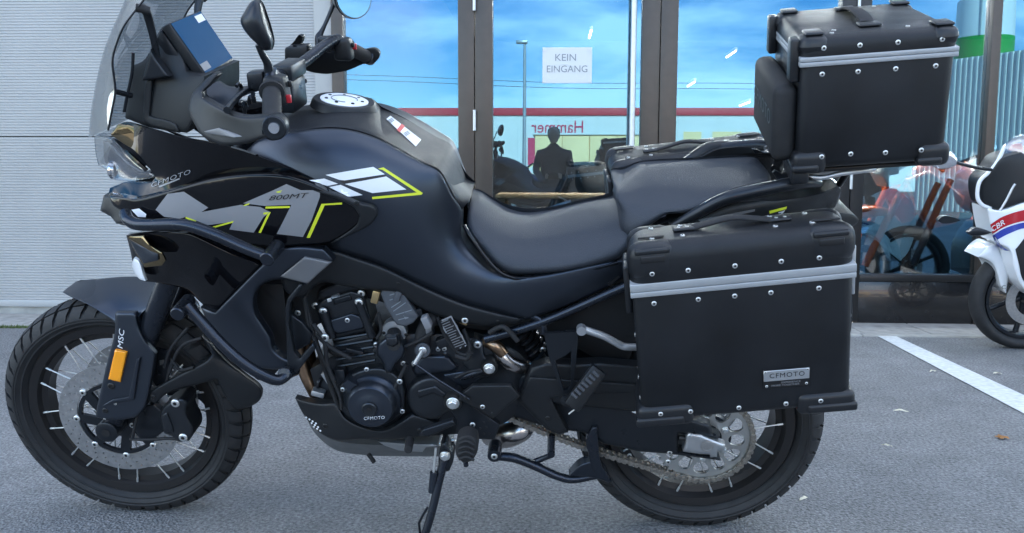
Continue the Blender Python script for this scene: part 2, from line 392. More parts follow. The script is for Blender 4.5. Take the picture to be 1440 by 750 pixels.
def bolt_mesh(mat, kind):
    if (mat, kind) not in _proto:
        if kind == 'hex':
            A = lathe_geo((0,0,0), (0,0,1), [(-.3,1.15),(.12,1.15),(.2,1.05)], 14); Bq = lathe_geo((0,0,0), (0,0,1), [(.1,.8),(.75,.8),(.85,.68)], 6); V, Fc = join([A, Bq])
        else: V, Fc = lathe_geo((0,0,0), (0,0,1), [(-.3,1.),(.16,1.),(.30,.88),(.36,.6),(.36,.42),(.15,.36)], 14)
        o = mk('bolt', V, Fc, mat); o.data.materials.append(MATS['dark'])
        for p in o.data.polygons:
            if kind != 'hex' and p.center.z < .63 and math.hypot(p.center.x, p.center.y) < .40: p.material_index = 1
        _proto[(mat, kind)] = o.data; bpy.data.objects.remove(o)
    return _proto[(mat, kind)]
def put(name, me, loc, nrm, scale, parent):
    o = bpy.data.objects.new(name, me); COL.objects.link(o); o.parent = parent
    o.location = Vector(np.array(loc) - BASE.get(root_of(parent).name, np.zeros(3))); o.rotation_euler = Vector(nrm).to_track_quat('Z', 'Y').to_euler(); o.scale = (scale,)*3
    return o
def bolts(pts, rpx, parent, F=None, mat='bolt', kind='socket', lateral=False, trees=None, name='bolt', both=False):
    F = F or BIKE; out = []
    for p in pts:
        h = F.hit(p[0], p[1], trees)
        if h is None: continue
        r = 1.15*(p[2] if len(p) > 2 else rpx)*h[3]*np.linalg.norm(F.dir(p[0], p[1]))/FPX/ np.linalg.norm(F.dir(p[0],p[1]))
        n = np.array(h[1]); n = -n if n @ F.dir(p[0], p[1]) > 0 else n
        if lateral: n = np.array([0,-1.,0])
        out.append(put(name, bolt_mesh(mat, kind), h[0], n, r, parent))
        if both: put(name, bolt_mesh(mat, kind), np.array(h[0])*[1,-1,1], n*[1,-1,1], r, parent)
    return out
# ------------------------------------------------------------------ surfaces of the place
def tree_mat(name):
    m = bpy.data.materials.new(name); m.use_nodes = True; MATS[name] = m; return m, m.node_tree, m.node_tree.nodes['Principled BSDF']
def nd(t, typ, **k):
    n = t.nodes.new(typ)
    for a, b in k.items():
        if a.startswith('i_'): n.inputs[a[2:].replace('_', ' ')].default_value = b
        else: setattr(n, a, b)
    return n
m, t, b = tree_mat('asphalt')
co = nd(t, 'ShaderNodeTexCoord')
n1 = nd(t, 'ShaderNodeTexNoise', i_Scale=95., i_Detail=4.); n2 = nd(t, 'ShaderNodeTexNoise', i_Scale=1.1, i_Detail=5.); v1 = nd(t, 'ShaderNodeTexVoronoi', i_Scale=130.)
n3 = nd(t, 'ShaderNodeTexNoise', i_Scale=230., i_Detail=2.)
for n in (n1, n2, v1, n3): t.links.new(co.outputs['Object'], n.inputs['Vector'])
r1 = nd(t, 'ShaderNodeValToRGB'); e = r1.color_ramp.elements; e[0].position = .30; e[0].color = (.085,.085,.086,1); e[1].position = .72; e[1].color = (.28,.28,.278,1)
t.links.new(n1.outputs['Fac'], r1.inputs[0])
r2 = nd(t, 'ShaderNodeMapRange'); r2.inputs[1].default_value = .3; r2.inputs[2].default_value = .7; r2.inputs[3].default_value = .78; r2.inputs[4].default_value = 1.14
t.links.new(n2.outputs['Fac'], r2.inputs[0])
r3 = nd(t, 'ShaderNodeValToRGB'); e = r3.color_ramp.elements; e[0].position = .62; e[0].color = (0,0,0,1); e[1].position = .74; e[1].color = (1,1,1,1); t.links.new(n3.outputs['Fac'], r3.inputs[0])
x1 = nd(t, 'ShaderNodeMixRGB', blend_type='MULTIPLY'); x1.inputs[0].default_value = 1; t.links.new(r1.outputs[0], x1.inputs[1]); t.links.new(r2.outputs[0], x1.inputs[2])
n4 = nd(t, 'ShaderNodeTexNoise', i_Scale=7., i_Detail=7., i_Roughness=.65); t.links.new(co.outputs['Object'], n4.inputs['Vector'])
r4 = nd(t, 'ShaderNodeMapRange'); r4.inputs[1].default_value = .32; r4.inputs[2].default_value = .68; r4.inputs[3].default_value = .84; r4.inputs[4].default_value = 1.14; t.links.new(n4.outputs['Fac'], r4.inputs[0])
x1b = nd(t, 'ShaderNodeMixRGB', blend_type='MULTIPLY'); x1b.inputs[0].default_value = 1; t.links.new(x1.outputs[0], x1b.inputs[1]); t.links.new(r4.outputs[0], x1b.inputs[2]); x1 = x1b
x2 = nd(t, 'ShaderNodeMixRGB'); t.links.new(r3.outputs[0], x2.inputs[0]); t.links.new(x1.outputs[0], x2.inputs[1]); x2.inputs[2].default_value = (.48,.47,.44,1)
t.links.new(x2.outputs[0], b.inputs['Base Color']); b.inputs['Roughness'].default_value = .85
bp = nd(t, 'ShaderNodeBump', i_Strength=.7, i_Distance=.006); t.links.new(v1.outputs['Distance'], bp.inputs['Height']); t.links.new(bp.outputs[0], b.inputs['Normal'])
material('paving', (.30,.29,.27), .85, var=.22, vscale=14, bump=.5, bscale=200)
material('concrete', (.34,.33,.30), .85, var=.2, vscale=9, bump=.5, bscale=120)
material('paint', (.62,.63,.62), .7, var=.14, vscale=40, bump=.5, bscale=300)
material('cladding', (.345,.342,.335), .42, .15, var=.07, vscale=1.6)
material('trimgrey', (.36,.36,.35), .45, .1, var=.03, vscale=4)
material('anod', (.070,.056,.046), .38, .35, var=.06, vscale=20)
material('anoddark', (.025,.024,.024), .38, .3)
material('plinth', (.012,.012,.013), .25, 0, coat=.3, var=.4, vscale=40)
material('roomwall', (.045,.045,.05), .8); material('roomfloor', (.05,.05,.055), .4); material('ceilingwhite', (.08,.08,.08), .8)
material('tubelight', (1,.98,.92), .5, emit=14.); material('room_fill_light', (1,.98,.92), .5, emit=130.)
material('paper', (.60,.61,.60), .7); material('printgrey', (.22,.24,.26), .6); material('printpale', (.62,.63,.63), .7)
material('wood', (.36,.26,.15), .5, var=.25, vscale=12)
material('hallwhite', (.70,.70,.66), .6, var=.04, vscale=.6); material('hallred', (.55,.03,.05), .5); material('poster', (.60,.03,.10), .5)
material('cream', (.93,.66,.32), .6, var=.05, vscale=1.); material('greenband', (.02,.30,.05), .45); material('tankwhite', (.72,.73,.72), .45, .1)
material('fencewhite', (.60,.62,.60), .5, .1); material('lampmetal', (.42,.43,.44), .4, .6)
material('carblue', (.015,.035,.10), .15, .3, coat=1); material('cargrey', (.14,.15,.16), .2, .4, coat=1); material('cartyre', (.015,.015,.015), .8); material('carglass', (.02,.025,.03), .03, coat=1)
material('tailred', (.7,.01,.01), .2, coat=.5, emit=.4); material('leaf', (.075,.105,.03), .6, var=.5, vscale=3); material('trunk', (.10,.07,.05), .9, var=.3)
material('dryleaf', (.32,.15,.05), .8, var=.3, vscale=60); material('paleleaf', (.60,.55,.42), .8); material('skin', (.45,.28,.20), .5); material('jacket', (.03,.032,.04), .8); material('hair', (.03,.02,.015), .6)
material('trousers', (.05,.06,.09), .85); material('orange', (.80,.13,.02), .25, coat=.6); material('bikeblue', (.03,.17,.36), .3, coat=.5); material('platewhite', (.7,.7,.68), .5)
material('whitepaint', (.78,.79,.80), .18, coat=.7); material('bluepaint', (.03,.05,.30), .2, coat=.7)
def flat(name, pts, mat, z=None):
    return mk(name, pts, [tuple(range(len(pts)))], mat, smooth=False, recalc=False)
def ground(px, py, z=0.): d = RC @ np.array([(px-720)/FPX, 1, -(py-375)/FPX]); return CAM + d*((z-CAM[2])/d[2])
def fac(px, py, Y): d = RC @ np.array([(px-720)/FPX, 1, -(py-375)/FPX]); return CAM + d*((Y-CAM[1])/d[1])
FY = 3.20                                           # the showroom's glass front
g = struct(flat('asphalt_yard', [(-160,-170,0),(160,-170,0),(160,FY+60,0),(-160,FY+60,0)], 'asphalt'))
# paving strip along the front: one slab after the other, tight joints
ps = struct(bpy.data.objects.new('paving_strip', None)); COL.objects.link(ps)
slab = None; x = -9.0; k = 0
while x < 9:
    wd = .395; V, Fc = hexa(np.array([(0,0,-.05),(wd,0,-.05),(wd,.385,-.05),(0,.385,-.05),(0,0,.0),(wd,0,.0),(wd,.385,.0),(0,.385,.0)], float), .004, 2)
    if slab is None: o = mk('paving_slab', V, Fc, 'paving', ps); slab = o.data
    else: o = bpy.data.objects.new('paving_slab', slab); COL.objects.link(o); o.parent = ps
    o.location = (x, 2.80, .008+random.uniform(-.002,.002)); o.rotation_euler = (random.uniform(-.003,.003), random.uniform(-.003,.003), 0); x += .401; k += 1
ke = struct(bpy.data.objects.new('kerb_edging', None)); COL.objects.link(ke)
x = -9.0; ks = None
while x < 9:
    if ks is None: o = box('kerb_stone', (0,0,-.05), (.994,.05,.012), 'concrete', ke, .005, 2); ks = o.data
    else: o = bpy.data.objects.new('kerb_stone', ks); COL.objects.link(o); o.parent = ke
    o.location = (x, 2.745, random.uniform(-.002,.002)); x += 1.0
a, b_, c, d = ground(1231,472), ground(1256,472), ground(1440,557), ground(1440,583)
def prolong(p, q, s): return p + (q-p)*s
pm = [prolong(a, d, 0), prolong(a, d, 2.6), prolong(b_, c, 2.6), prolong(b_, c, 0)]
struct(flat('parking_line', [(p[0], p[1], .004) for p in pm], 'paint'))
# moss tuft in the joint at the left, fallen leaves and bits of straw: each one a thing
def leaf(name, px, py, ln, wd, mat, label, ang, cat='leaf', lobes=0):
    c = ground(px, py); V = [(0,0,.012)]; n = 14
    for i in range(n):
        t = 2*math.pi*i/n; r = 1 + (.45*math.cos(5*t) if lobes else 0); V.append((ln/2*r*math.cos(t), wd/2*r*math.sin(t), .004+.010*abs(math.sin(t))*random.random()))
    V = np.array(V); R = rotz(ang); V[:,:2] *= .75; o = mk(name, V@R.T, [(0,i+1,(i+1) % n+1) for i in range(n)], mat, smooth=False, recalc=False); o.location = (c[0], c[1], 0); tag(o, label, cat)
leaf('fallen_leaf', 1409, 617, .06, .05, 'dryleaf', 'small reddish brown lobed leaf lying on the asphalt at right', .4, lobes=1)
leaf('straw_stalk', 1267, 580, .08, .010, 'paleleaf', 'pale straw stalk on the asphalt, nearest the pannier of the two', -.1, 'straw')
leaf('straw_stalk', 1130, 704, .055, .009, 'paleleaf', 'pale straw stalk lying beside the rear tyre', .7, 'straw')
leaf('straw_stalk', 1247, 629, .05, .008, 'paleleaf', 'short pale stalk lying on asphalt below the parking line', -.5, 'straw')
leaf('fallen_leaf', 1312, 524, .05, .02, 'paleleaf', 'small pale leaf on asphalt left of the white line', .3)
leaf('fallen_leaf', 1403, 527, .06, .02, 'paleleaf', 'small pale leaf between parking line and white motorcycle', .0)
V = []; Fc = []
for i in range(260):
    px = random.gauss(20, 22); c = ground(px, 461+random.uniform(-1,1)); a = random.uniform(0, 6.3); h = random.uniform(.006,.022); w_ = .004
    k = len(V); V += [c+[w_*math.cos(a), w_*math.sin(a), 0], c-[w_*math.cos(a), w_*math.sin(a), 0], c+[random.uniform(-.01,.01), random.uniform(-.01,.01), h]]; Fc.append((k,k+1,k+2))
gr = mk('moss', V, Fc, 'leaf', smooth=False, recalc=False); gr['kind'] = 'stuff'; gr['label'] = 'thin green moss growing in the kerb joint at left'; gr['category'] = 'moss'

# ------------------------------------------------------------------ showroom
X = lambda px, py=120: fac(px, py, FY)[0]
Zf = lambda py, px=700: fac(px, py, FY)[2]
bd = thing('showroom_building', 'showroom with bronze framed glass front and light grey ribbed metal cladding', 'building', None, (0, FY, 0))
HT = 8.2; XL, XR = -14., 16.
x_clad = X(444); x_f0 = X(469)
# ribbed cladding: real shallow ribs, in panels with a seam
def ribs(name, x0, x1, z0, z1, parent, pitch=.0185, amp=.0035):
    n = int(round((z1-z0)/pitch)); P = []
    for i in range(n):
        z = z0+(z1-z0)*i/n; p = (z1-z0)/n; P += [(z, 0), (z+.45*p, 0), (z+.62*p, amp), (z+.85*p, amp)]
    P.append((z1, 0)); V = []; Fc = []
    for z, dpt in P: V += [(x0, FY+dpt, z), (x1, FY+dpt, z)]
    Fc = [(2*i, 2*i+1, 2*i+3, 2*i+2) for i in range(len(P)-1)]
    k = len(V); V += [(x0, FY+.08, z0), (x1, FY+.08, z0), (x0, FY+.08, z1), (x1, FY+.08, z1)]; n = len(P)-1
    Fc += [(k, k+1, 1, 0), (2*n, 2*n+1, k+3, k+2), (k+2, k+3, k+1, k)]
    return mk(name, V, Fc, 'cladding', parent, smooth=False)
zs = Zf(192, 60); zb = Zf(421, 30)
for (z0, z1) in ((zb, zs-.003), (zs+.003, zs+1.0), (zs+1.006, zs+2.0)): ribs('cladding_panel', XL, x_clad-.004, z0, z1, bd)
box('base_flashing', (XL, FY-.012, Zf(431,30)), (x_clad, FY+.05, zb-.002), 'trimgrey', bd, .002)
box('concrete_base', (XL, FY+.01, -.1), (x_clad-.002, FY+.2, Zf(431,30)-.001), 'concrete', bd, .004)
box('corner_trim', (x_clad, FY-.02, 0), (x_f0-.003, FY+.1, HT-.8), 'trimgrey', bd, .003)
ZT = zs+2.0
box('upper_wall', (XL, FY-.01, ZT+.006), (XR, FY+.3, HT), 'cladding', bd, .01)
box('roof', (XL, FY-.2, HT), (XR, FY+22, HT+.25), 'trimgrey', bd, .02)
ZG = ZT-.1                                           # head of the glazing
box('glazing_head', (x_f0, FY-.03, ZG), (XR, FY+.08, ZT), 'anod', bd, .004)
def mull(x0, x1, mat='anod', z0=.0, y0=-.035): return box('mullion', (x0, FY+y0, z0), (x1, FY+.07, ZG), mat, bd, .003)
def pane(x0, x1, z0, z1, nm='window_pane', parent=bd): return box(nm, (x0, FY+.012, z0), (x1, FY+.020, z1), 'glass', parent)
mull(x_f0, X(485)); mull(X(645), X(667.4)); mull(X(951)-.004-(X(951)-X(928)), X(951)); mull(X(1178), X(1199), 'anoddark'); mull(X(1387), X(1400), 'anod'); mull(X(1387)+2.1, X(1400)+2.1); mull(X(1387)+4.2, X(1400)+4.2)
mull(X(1387)+6.3, X(1400)+6.3)
def door(x0, x1, hinge_left=True, mat='anod'):
    """glazed door leaf: two stiles, rails, pane, pull bar and hinges"""
    st = X(693)-X(668.6)
    d = box('door_leaf', (x0, FY-.030, .03), (x0+st, FY+.05, ZG-.004), mat, bd, .003)
    box('stile', (x1-st, FY-.030, .03), (x1, FY+.05, ZG-.004), mat, d, .003)
    box('rail', (x0+st, FY-.028, .03), (x1-st, FY+.05, .16), mat, d, .003); box('rail', (x0+st, FY-.028, ZG-.12), (x1-st, FY+.05, ZG-.004), mat, d, .003)
    pane(x0+st, x1-st, .16, ZG-.12, 'pane', d); return d, st
d1, st = door(X(668.6), X(926))
px_ = X(888.5, 100)
tube('pull_bar', [(px_, FY-.085, .35), (px_, FY-.085, 2.45)], .018, 'alu', d1, 14, curve=False, frame=None)
for z in (.5, 2.3): tube('bar_bracket', [(px_+.002, FY-.085, z), (px_+.05, FY-.02, z)], .009, 'alu', d1, 8, curve=False, frame=None)
for py in (2, 170):
    z = Zf(py); tube('hinge', [(X(668), FY-.045, z-.065), (X(668), FY-.045, z+.065)], .011, 'alu', d1, 12, curve=False, frame=None)
d2, _ = door(X(1200), X(1200)+.13, mat='anoddark') if False else (None, 0)
pane(X(485), X(645), .12, ZG); box('sill_rail', (X(485), FY-.028, .0), (X(645), FY+.06, .12), 'anod', bd, .003)
zp = Zf(386, 1290)
box('mullion', (X(1200.5), FY-.030, .02), (X(1219), FY+.05, ZG), 'anoddark', bd, .003)
for z in (Zf(2), Zf(250)): tube('hinge', [(X(1200), FY-.04, z-.065), (X(1200), FY-.04, z+.065)], .010, 'alu', bd, 12, curve=False, frame=None)
segs = [(X(951), X(1178)), (X(1219), X(1387)), (X(1400), X(1387)+2.1), (X(1400)+2.1, X(1387)+4.2), (X(1400)+4.2, X(1387)+6.3)]
for x0, x1 in segs:
    pane(x0, x1, zp, ZG); box('sill_rail', (x0, FY-.032, zp-.045), (x1, FY+.06, zp), 'anoddark', bd, .003); box('plinth', (x0, FY-.02, -.02), (x1, FY+.06, zp-.047), 'plinth', bd, .003)
box('side_wall', (XL, FY+.2, 0), (XL+.3, FY+22, HT), 'cladding', bd); box('side_wall', (XR-.3, FY+.3, 0), (XR, FY+22, HT), 'cladding', bd); box('rear_wall', (XL+.3, FY+21.7, 0), (XR-.3, FY+22, HT), 'cladding', bd)
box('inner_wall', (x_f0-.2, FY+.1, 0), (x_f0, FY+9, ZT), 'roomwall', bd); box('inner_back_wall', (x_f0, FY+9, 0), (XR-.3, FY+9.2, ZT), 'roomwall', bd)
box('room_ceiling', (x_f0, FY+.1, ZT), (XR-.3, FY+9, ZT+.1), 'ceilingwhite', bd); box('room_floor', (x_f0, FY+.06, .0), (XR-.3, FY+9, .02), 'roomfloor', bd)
# ceiling tubes seen through the glass, each at its own place under the ceiling
for i, (px, py) in enumerate(((1028,76), (972,118), (1047,146), (830,48))):
    d = RC @ np.array([(px-720)/FPX, 1, -(py-375)/FPX]); tt = (ZT-.12-CAM[2])/d[2]; p = CAM+d*tt
    if p[1] > FY+8.5: p = CAM+d*((FY+8.3-CAM[1])/d[1])
    o = thing('ceiling_lamp', 'slim fluorescent ceiling lamp in the showroom, ' + ('above the top case', 'left of the top case', 'lowest of the four', 'above the paper sign')[i], 'lamp', None, tuple(p), 'showroom ceiling lamps')
    w_ = .35
    box('tube', (p[0]-.012, p[1]-w_, p[2]-.015), (p[0]+.012, p[1]+w_, p[2]), 'tubelight', o, .01); box('housing', (p[0]-.018, p[1]-w_-.02, p[2]+.002), (p[0]+.018, p[1]+w_+.02, p[2]+.05), 'paper', o, .005)
for i in range(5):  # extra lamp rows added out of view to brighten the showroom
    for yy in (FY+1.4, FY+4.2): o = box('ceiling_lamp', (x_f0+.8+i*1.9, yy-.06, ZT-.06), (x_f0+2.1+i*1.9, yy+.06, ZT-.005), 'room_fill_light', bd, .01)
# the paper in the door
s0 = fac(763, 67, FY+.006); s1 = fac(832, 117, FY+.006)
sg = thing('paper_sign', 'white paper sign reading KEIN EINGANG taped inside the glass door', 'sign', None, (s0[0], FY+.006, s1[2]))
box('sheet', (s0[0], FY+.006, s1[2]), (s1[0], FY+.0075, s0[2]), 'paper', sg)
def sign_text(s, cx, cz, h, wd, mat, y, parent, name='lettering', flip=False):
    V, Fc = text_geo(s); lo, hi = V.min(0), V.max(0)
    xx = (V[:,0]-lo[0])/(hi[0]-lo[0])-.5; zz = (V[:,1])/hi[1]
    return mk(name, np.stack([cx+(-xx if flip else xx)*wd, np.full(len(V), y), cz+(zz-.5)*h], 1), Fc, mat, parent, smooth=False, recalc=False)
cx = (s0[0]+s1[0])/2; W_ = s1[0]-s0[0]; H_ = s0[2]-s1[2]
sign_text('KEIN', cx-.01, s0[2]-H_*.28, H_*.19, W_*.42, 'printgrey', FY+.005, sg); sign_text('EINGANG', cx, s0[2]-H_*.60, H_*.19, W_*.82, 'printgrey', FY+.005, sg)
for q in (-.30, .28):
    V, Fc = rev_geo((cx+q*W_, FY+.0054, s1[2]+H_*.26), [(0,H_*.13),(0,H_*.15),(.0004,H_*.15),(.0004,H_*.13)], 28); mk('wheel_print', V, Fc, 'printpale', sg)
tube('frame_print', [(cx-.3*W_, FY+.0052, s1[2]+H_*.26), (cx-.12*W_, FY+.0052, s1[2]+H_*.52), (cx+.1*W_, FY+.0052, s1[2]+H_*.48), (cx+.28*W_, FY+.0052, s1[2]+H_*.26)], .0015, 'printpale', sg, 6, frame=None)
for (u, v) in ((.04,.06),(.96,.06),(.04,.94),(.96,.94)): box('tape', (s0[0]+u*W_-.012, FY+.0035, s1[2]+v*H_-.008), (s0[0]+u*W_+.012, FY+.0042, s1[2]+v*H_+.008), 'printpale', sg)
# desk inside the door
ta = fac(700, 272, FY+2.2); tb = fac(985, 272, FY+2.2)
tb_ = thing('work_table', 'long table with light wooden top standing inside the glass door', 'table', None, (ta[0], FY+2.2, .02))
box('tabletop', (ta[0], FY+1.9, ta[2]-.04), (tb[0], FY+2.6, ta[2]), 'wood', tb_, .005)
for xx in (ta[0]+.05, tb[0]-.05, (ta[0]+tb[0])/2):
    for yy in (FY+1.95, FY+2.55): box('leg', (xx-.025, yy-.025, .02), (xx+.025, yy+.025, ta[2]-.041), 'wood', tb_, .004)

# ------------------------------------------------------------------ the far side of the yard, seen mirrored in the glass
def mir(px, py, dep):                                # a mirrored pixel at a given path length, back to its true place
    d = RC @ np.array([(px-720)/FPX, 1, -(py-375)/FPX]); p = CAM + d*dep; return np.array([p[0], 2*(FY+.012)-p[1], p[2]])
DH = 56.
a = mir(700, 152, DH); zt = a[2]; yh = a[1]; xl = mir(560, 152, DH)[0]; xr = mir(1345, 152, DH)[0]
hl = thing('white_hall', 'long low white hall with red roof edge and red lettering across the yard', 'building', None, ((xl+xr)/2, yh, 0))
box('wall', (xl, yh-14, 0), (xr, yh, zt-.5), 'hallwhite', hl); box('roof_edge', (xl-.1, yh-14.1, zt-.5), (xr+.1, yh+.12, zt), 'hallred', hl, .03)
for i in range(1, 14): xx = xl+(xr-xl)*i/14; box('wall_joint', (xx-.02, yh, 0), (xx+.02, yh+.015, zt-.52), 'fencewhite', hl)
p0 = mir(747, 187, DH-.1); p1 = mir(820, 170, DH-.1)
sign_text('Hammer', (p0[0]+p1[0])/2, (p0[2]+p1[2])/2, p1[2]-p0[2], abs(p1[0]-p0[0]), 'poster', yh+.05, hl, flip=True)
p0 = mir(742, 232, DH-.1); p1 = mir(771, 194, DH-.1); box('poster', (min(p0[0],p1[0]), yh+.02, p0[2]), (max(p0[0],p1[0]), yh+.06, p1[2]), 'poster', hl)
for (q0, q1) in ((960, 985), (1000, 1040)):
    p0 = mir(q0, 215, DH-.1); p1 = mir(q1, 186, DH-.1); w0 = box('window', (min(p0[0],p1[0]), yh+.02, p0[2]), (max(p0[0],p1[0]), yh+.05, p1[2]), 'cream', hl)
DC = 40.
p0 = mir(752, 187, DC); p1 = mir(906, 187, DC); yc = p0[1]
an = thing('cream_annex', 'low cream annex of tall wall panels in front of the white hall', 'building', None, ((p0[0]+p1[0])/2, yc, 0))
n = 4
for i in range(n):
    xa = p0[0]+(p1[0]-p0[0])*i/n; xb = p0[0]+(p1[0]-p0[0])*(i+1)/n; box('wall_panel', (xa+.015, yc-.1, 0), (xb-.015, yc, p0[2]-.1), 'cream', an, .01)
box('body', (p0[0]+.02, yc-4, 0), (p1[0]-.02, yc-.101, p0[2]-.12), 'cream', an); box('roof', (p0[0]-.1, yc-4.1, p0[2]-.1), (p1[0]+.1, yc+.1, p0[2]), 'hallwhite', an, .02)
# lamp post
lp0 = mir(738, 60, 34.); lx, ly, lz = lp0
la = thing('lamp_post', 'tall grey lamp post standing in the yard opposite the showroom', 'lamp post', None, (lx, ly, 0))
tube('post', [(lx, ly, 0), (lx, ly, lz)], [.09, .055], 'lampmetal', la, 12, curve=False, frame=None)
box('lamp_head', (lx-.35, ly-.12, lz-.05), (lx+.12, ly+.12, lz+.08), 'lampmetal', la, .03)
# cars
def car(px, dep, mat, label, ang=0., group='cars parked across the yard'):
    c = mir(px, 260, dep); o = thing('parked_car', label, 'car', None, (c[0], c[1], 0), group); BASE[o.name] = np.zeros(3); o.rotation_euler = (0,0,ang)
    side = [(-2.1,.35),(-2.15,.62),(-2.0,.85),(-1.2,.95),(-.55,1.40),(.75,1.45),(1.5,1.02),(2.05,.92),(2.15,.6),(2.1,.35)]
    L = outline(side, .15, True, 60); plate('body', [tuple(p) for p in L], [circ(-1.3,.33,.36,20), circ(1.32,.33,.36,20)] if False else [], -.82, .82, mat, o)
    for s in (-1, 1):
        plate('side_window', [(-1.02,.98),(-.5,1.33),(.1,1.36),(.1,.98)], [], s*.825, s*.832, 'carglass', o); plate('side_window', [(.16,.98),(.16,1.36),(.7,1.36),(1.25,1.0)], [], s*.825, s*.832, 'carglass', o)
        for xx in (-1.3, 1.32):
            V, Fc = rev_geo((xx, s*.76, .32), [(-.1,.2),(-.1,.30),(-.07,.32),(.07,.32),(.1,.30),(.1,.2)], 28); wv = mk('wheel', V, Fc, 'cartyre', o)
            V, Fc = rev_geo((xx, s*.78, .32), [(-.06,.0),(-.06,.2),(.06,.2),(.06,.0)], 20); mk('hubcap', V, Fc, 'alu', wv)
        box('tail_light', (1.98, s*.62-.14, .72), (2.14, s*.62+.14, .90), 'tailred', o, .02); box('headlight', (-2.15, s*.6-.16, .62), (-1.98, s*.6+.16, .76), 'lampgrey', o, .02)
    box('windscreen', (-.03,-.7,-.32), (.03,.7,.32), 'carglass', o, tf=lambda V: V@roty(-.95).T+[-.85,0,1.185]); box('rear_window', (-.03,-.65,-.28), (.03,.65,.28), 'carglass', o, tf=lambda V: V@roty(1.05).T+[1.16,0,1.25])
    return o
car(705, 29, 'carblue', 'dark blue parked car mirrored in the glass door, red tail light showing', math.pi)
car(830, 33, 'cargrey', 'grey parked car in front of the cream annex', math.pi+.05)
car(960, 33, 'carblue', 'dark blue parked car in front of the white hall, right of the grey car', 0)
# fence of upright ribs and tank at the right
f0 = mir(1296, 90, 24); f1 = mir(1460, 76, 21)
fx = [f0, f1]; dv = (f1-f0); L = np.hypot(dv[0], dv[1]); ang = math.atan2(dv[1], dv[0])
fe = thing('ribbed_shed', 'pale shed of upright ribbed metal sheets, mirrored at the right of the glass', 'shed', None, (f0[0], f0[1], 0)); BASE[fe.name] = np.zeros(3); fe.rotation_euler = (0,0,ang)
P = []; L2 = L+6; n = int(L2/.16); V = []; Fc = []
for i in range(n):
    xx = L2*i/n; p = L2/n
    for q, dp in ((0,0),(.5,0),(.6,.04),(.9,.04)): P.append((xx+q*p, dp))
zt2 = f0[2]
for xx, dp in P: V += [(xx, dp, 0), (xx, dp, zt2)]
Fc = [(2*i, 2*i+2, 2*i+3, 2*i+1) for i in range(len(P)-1)]; mk('ribbed_sheet', V, Fc, 'fencewhite', fe, smooth=False, recalc=False)
box('shed_body', (0, -5 if math.cos(ang) > 0 else .05, 0), (L2, -.05 if math.cos(ang) > 0 else 5, zt2-.02), 'fencewhite', fe)
tk = mir(1382, 88, 34); tk0 = mir(1345, 50, 34); r_ = abs(tk[0]-tk0[0]); zg0 = mir(1382, 92, 34)[2]; zg1 = mir(1382, 55, 34)[2]; zg2 = mir(1382, 4, 34)[2]
ta_ = thing('storage_tank', 'white round storage tank with a broad green band above the ribbed shed', 'tank', None, (tk[0], tk[1], 0))
lathe('shell', (tk[0],tk[1],0), (0,0,1), [(0,r_),(zg0,r_)], 'tankwhite', ta_, 48, None); lathe('green_band', (tk[0],tk[1],zg0+.002), (0,0,1), [(0,r_*1.01),(zg1-zg0,r_*1.01)], 'greenband', ta_, 48, None)
lathe('upper_shell', (tk[0],tk[1],zg1+.004), (0,0,1), [(0,r_),(zg2-zg1,r_*.97),(zg2-zg1+.6,r_*.5),(zg2-zg1+.8,.1)], 'tankwhite', ta_, 48, None)
for i in range(3): 
    a = -.6+i*.25; tube('ladder_rail', [(tk[0]+1.02*r_*math.sin(a), tk[1]+1.02*r_*math.cos(a), zg1), (tk[0]+1.0*r_*math.sin(a), tk[1]+1.0*r_*math.cos(a), zg2+.6)], .03, 'lampmetal', ta_, 6, curve=False, frame=None)
# overhead wires
for i, (pa, pb) in enumerate(((105,118),(112,126),(170,182))):
    w0 = mir(480, pa, 60); w1 = mir(1100, pb, 60); dd = (w1-w0); mid = (w0+w1)/2-[0,0,.25]
    o = tube('overhead_wire', [w0-dd, w0, mid, w1, w1+dd], .018, 'dark', None, 5, frame=None); tag(o, ('topmost', 'middle', 'lowest')[i] + ' thin overhead wire mirrored in the glass front', 'wire', 'overhead wires')
# trees at the end of the yard
def tree(px, dep, h, label, seed):
    c = mir(px, 262, dep); o = thing('broad_tree', label, 'tree', None, (c[0], c[1], 0), 'trees across the yard'); BASE[o.name] = np.zeros(3); r = np.random.default_rng(seed)
    parts = [tube_geo([(0,0,0),(.1,0,h*.3),(0,.1,h*.6)], [.22,.16,.08], 8)]
    for i in range(6):
        a = i*1.1; parts.append(tube_geo([(0,0,h*(.3+.04*i)), (math.cos(a)*h*.18, math.sin(a)*h*.18, h*(.5+.05*i))], [.08,.03], 6, curve=False))
    V, Fc = join(parts); mk('trunk', V, Fc, 'trunk', o)
    cl = r.normal(size=(26,3))*[h*.2,h*.2,h*.17]+[0,0,h*.64]; V = []; Fc = []
    for i in range(4200):
        q = cl[r.integers(26)]+r.normal(size=3)*h*.06; n = r.normal(size=3); u = np.cross(n, r.normal(size=3)); u /= np.linalg.norm(u); w_ = np.cross(n, u); w_ /= np.linalg.norm(w_); s = .11*r.uniform(.6,1.4)
        k = len(V); V += [q-u*s, q+w_*s*.5, q+u*s, q-w_*s*.5]; Fc.append((k,k+1,k+2,k+3))
    mk('crown', V, Fc, 'leaf', o, smooth=False, recalc=False)
tree(612, 60, 2.7, 'small green tree mirrored low in the left window', 3); tree(560, 66, 3.2, 'green tree mirrored behind the motorcycle tank, left of the small tree', 5)
# ------------------------------------------------------------------ the motorcycle
BIKE = Frame((0,0,.002), .2818)
on = BIKE.on
bike = thing('motorcycle', 'black adventure touring motorcycle with yellow and silver stripes leaning on its side stand', 'motorcycle', BIKE)
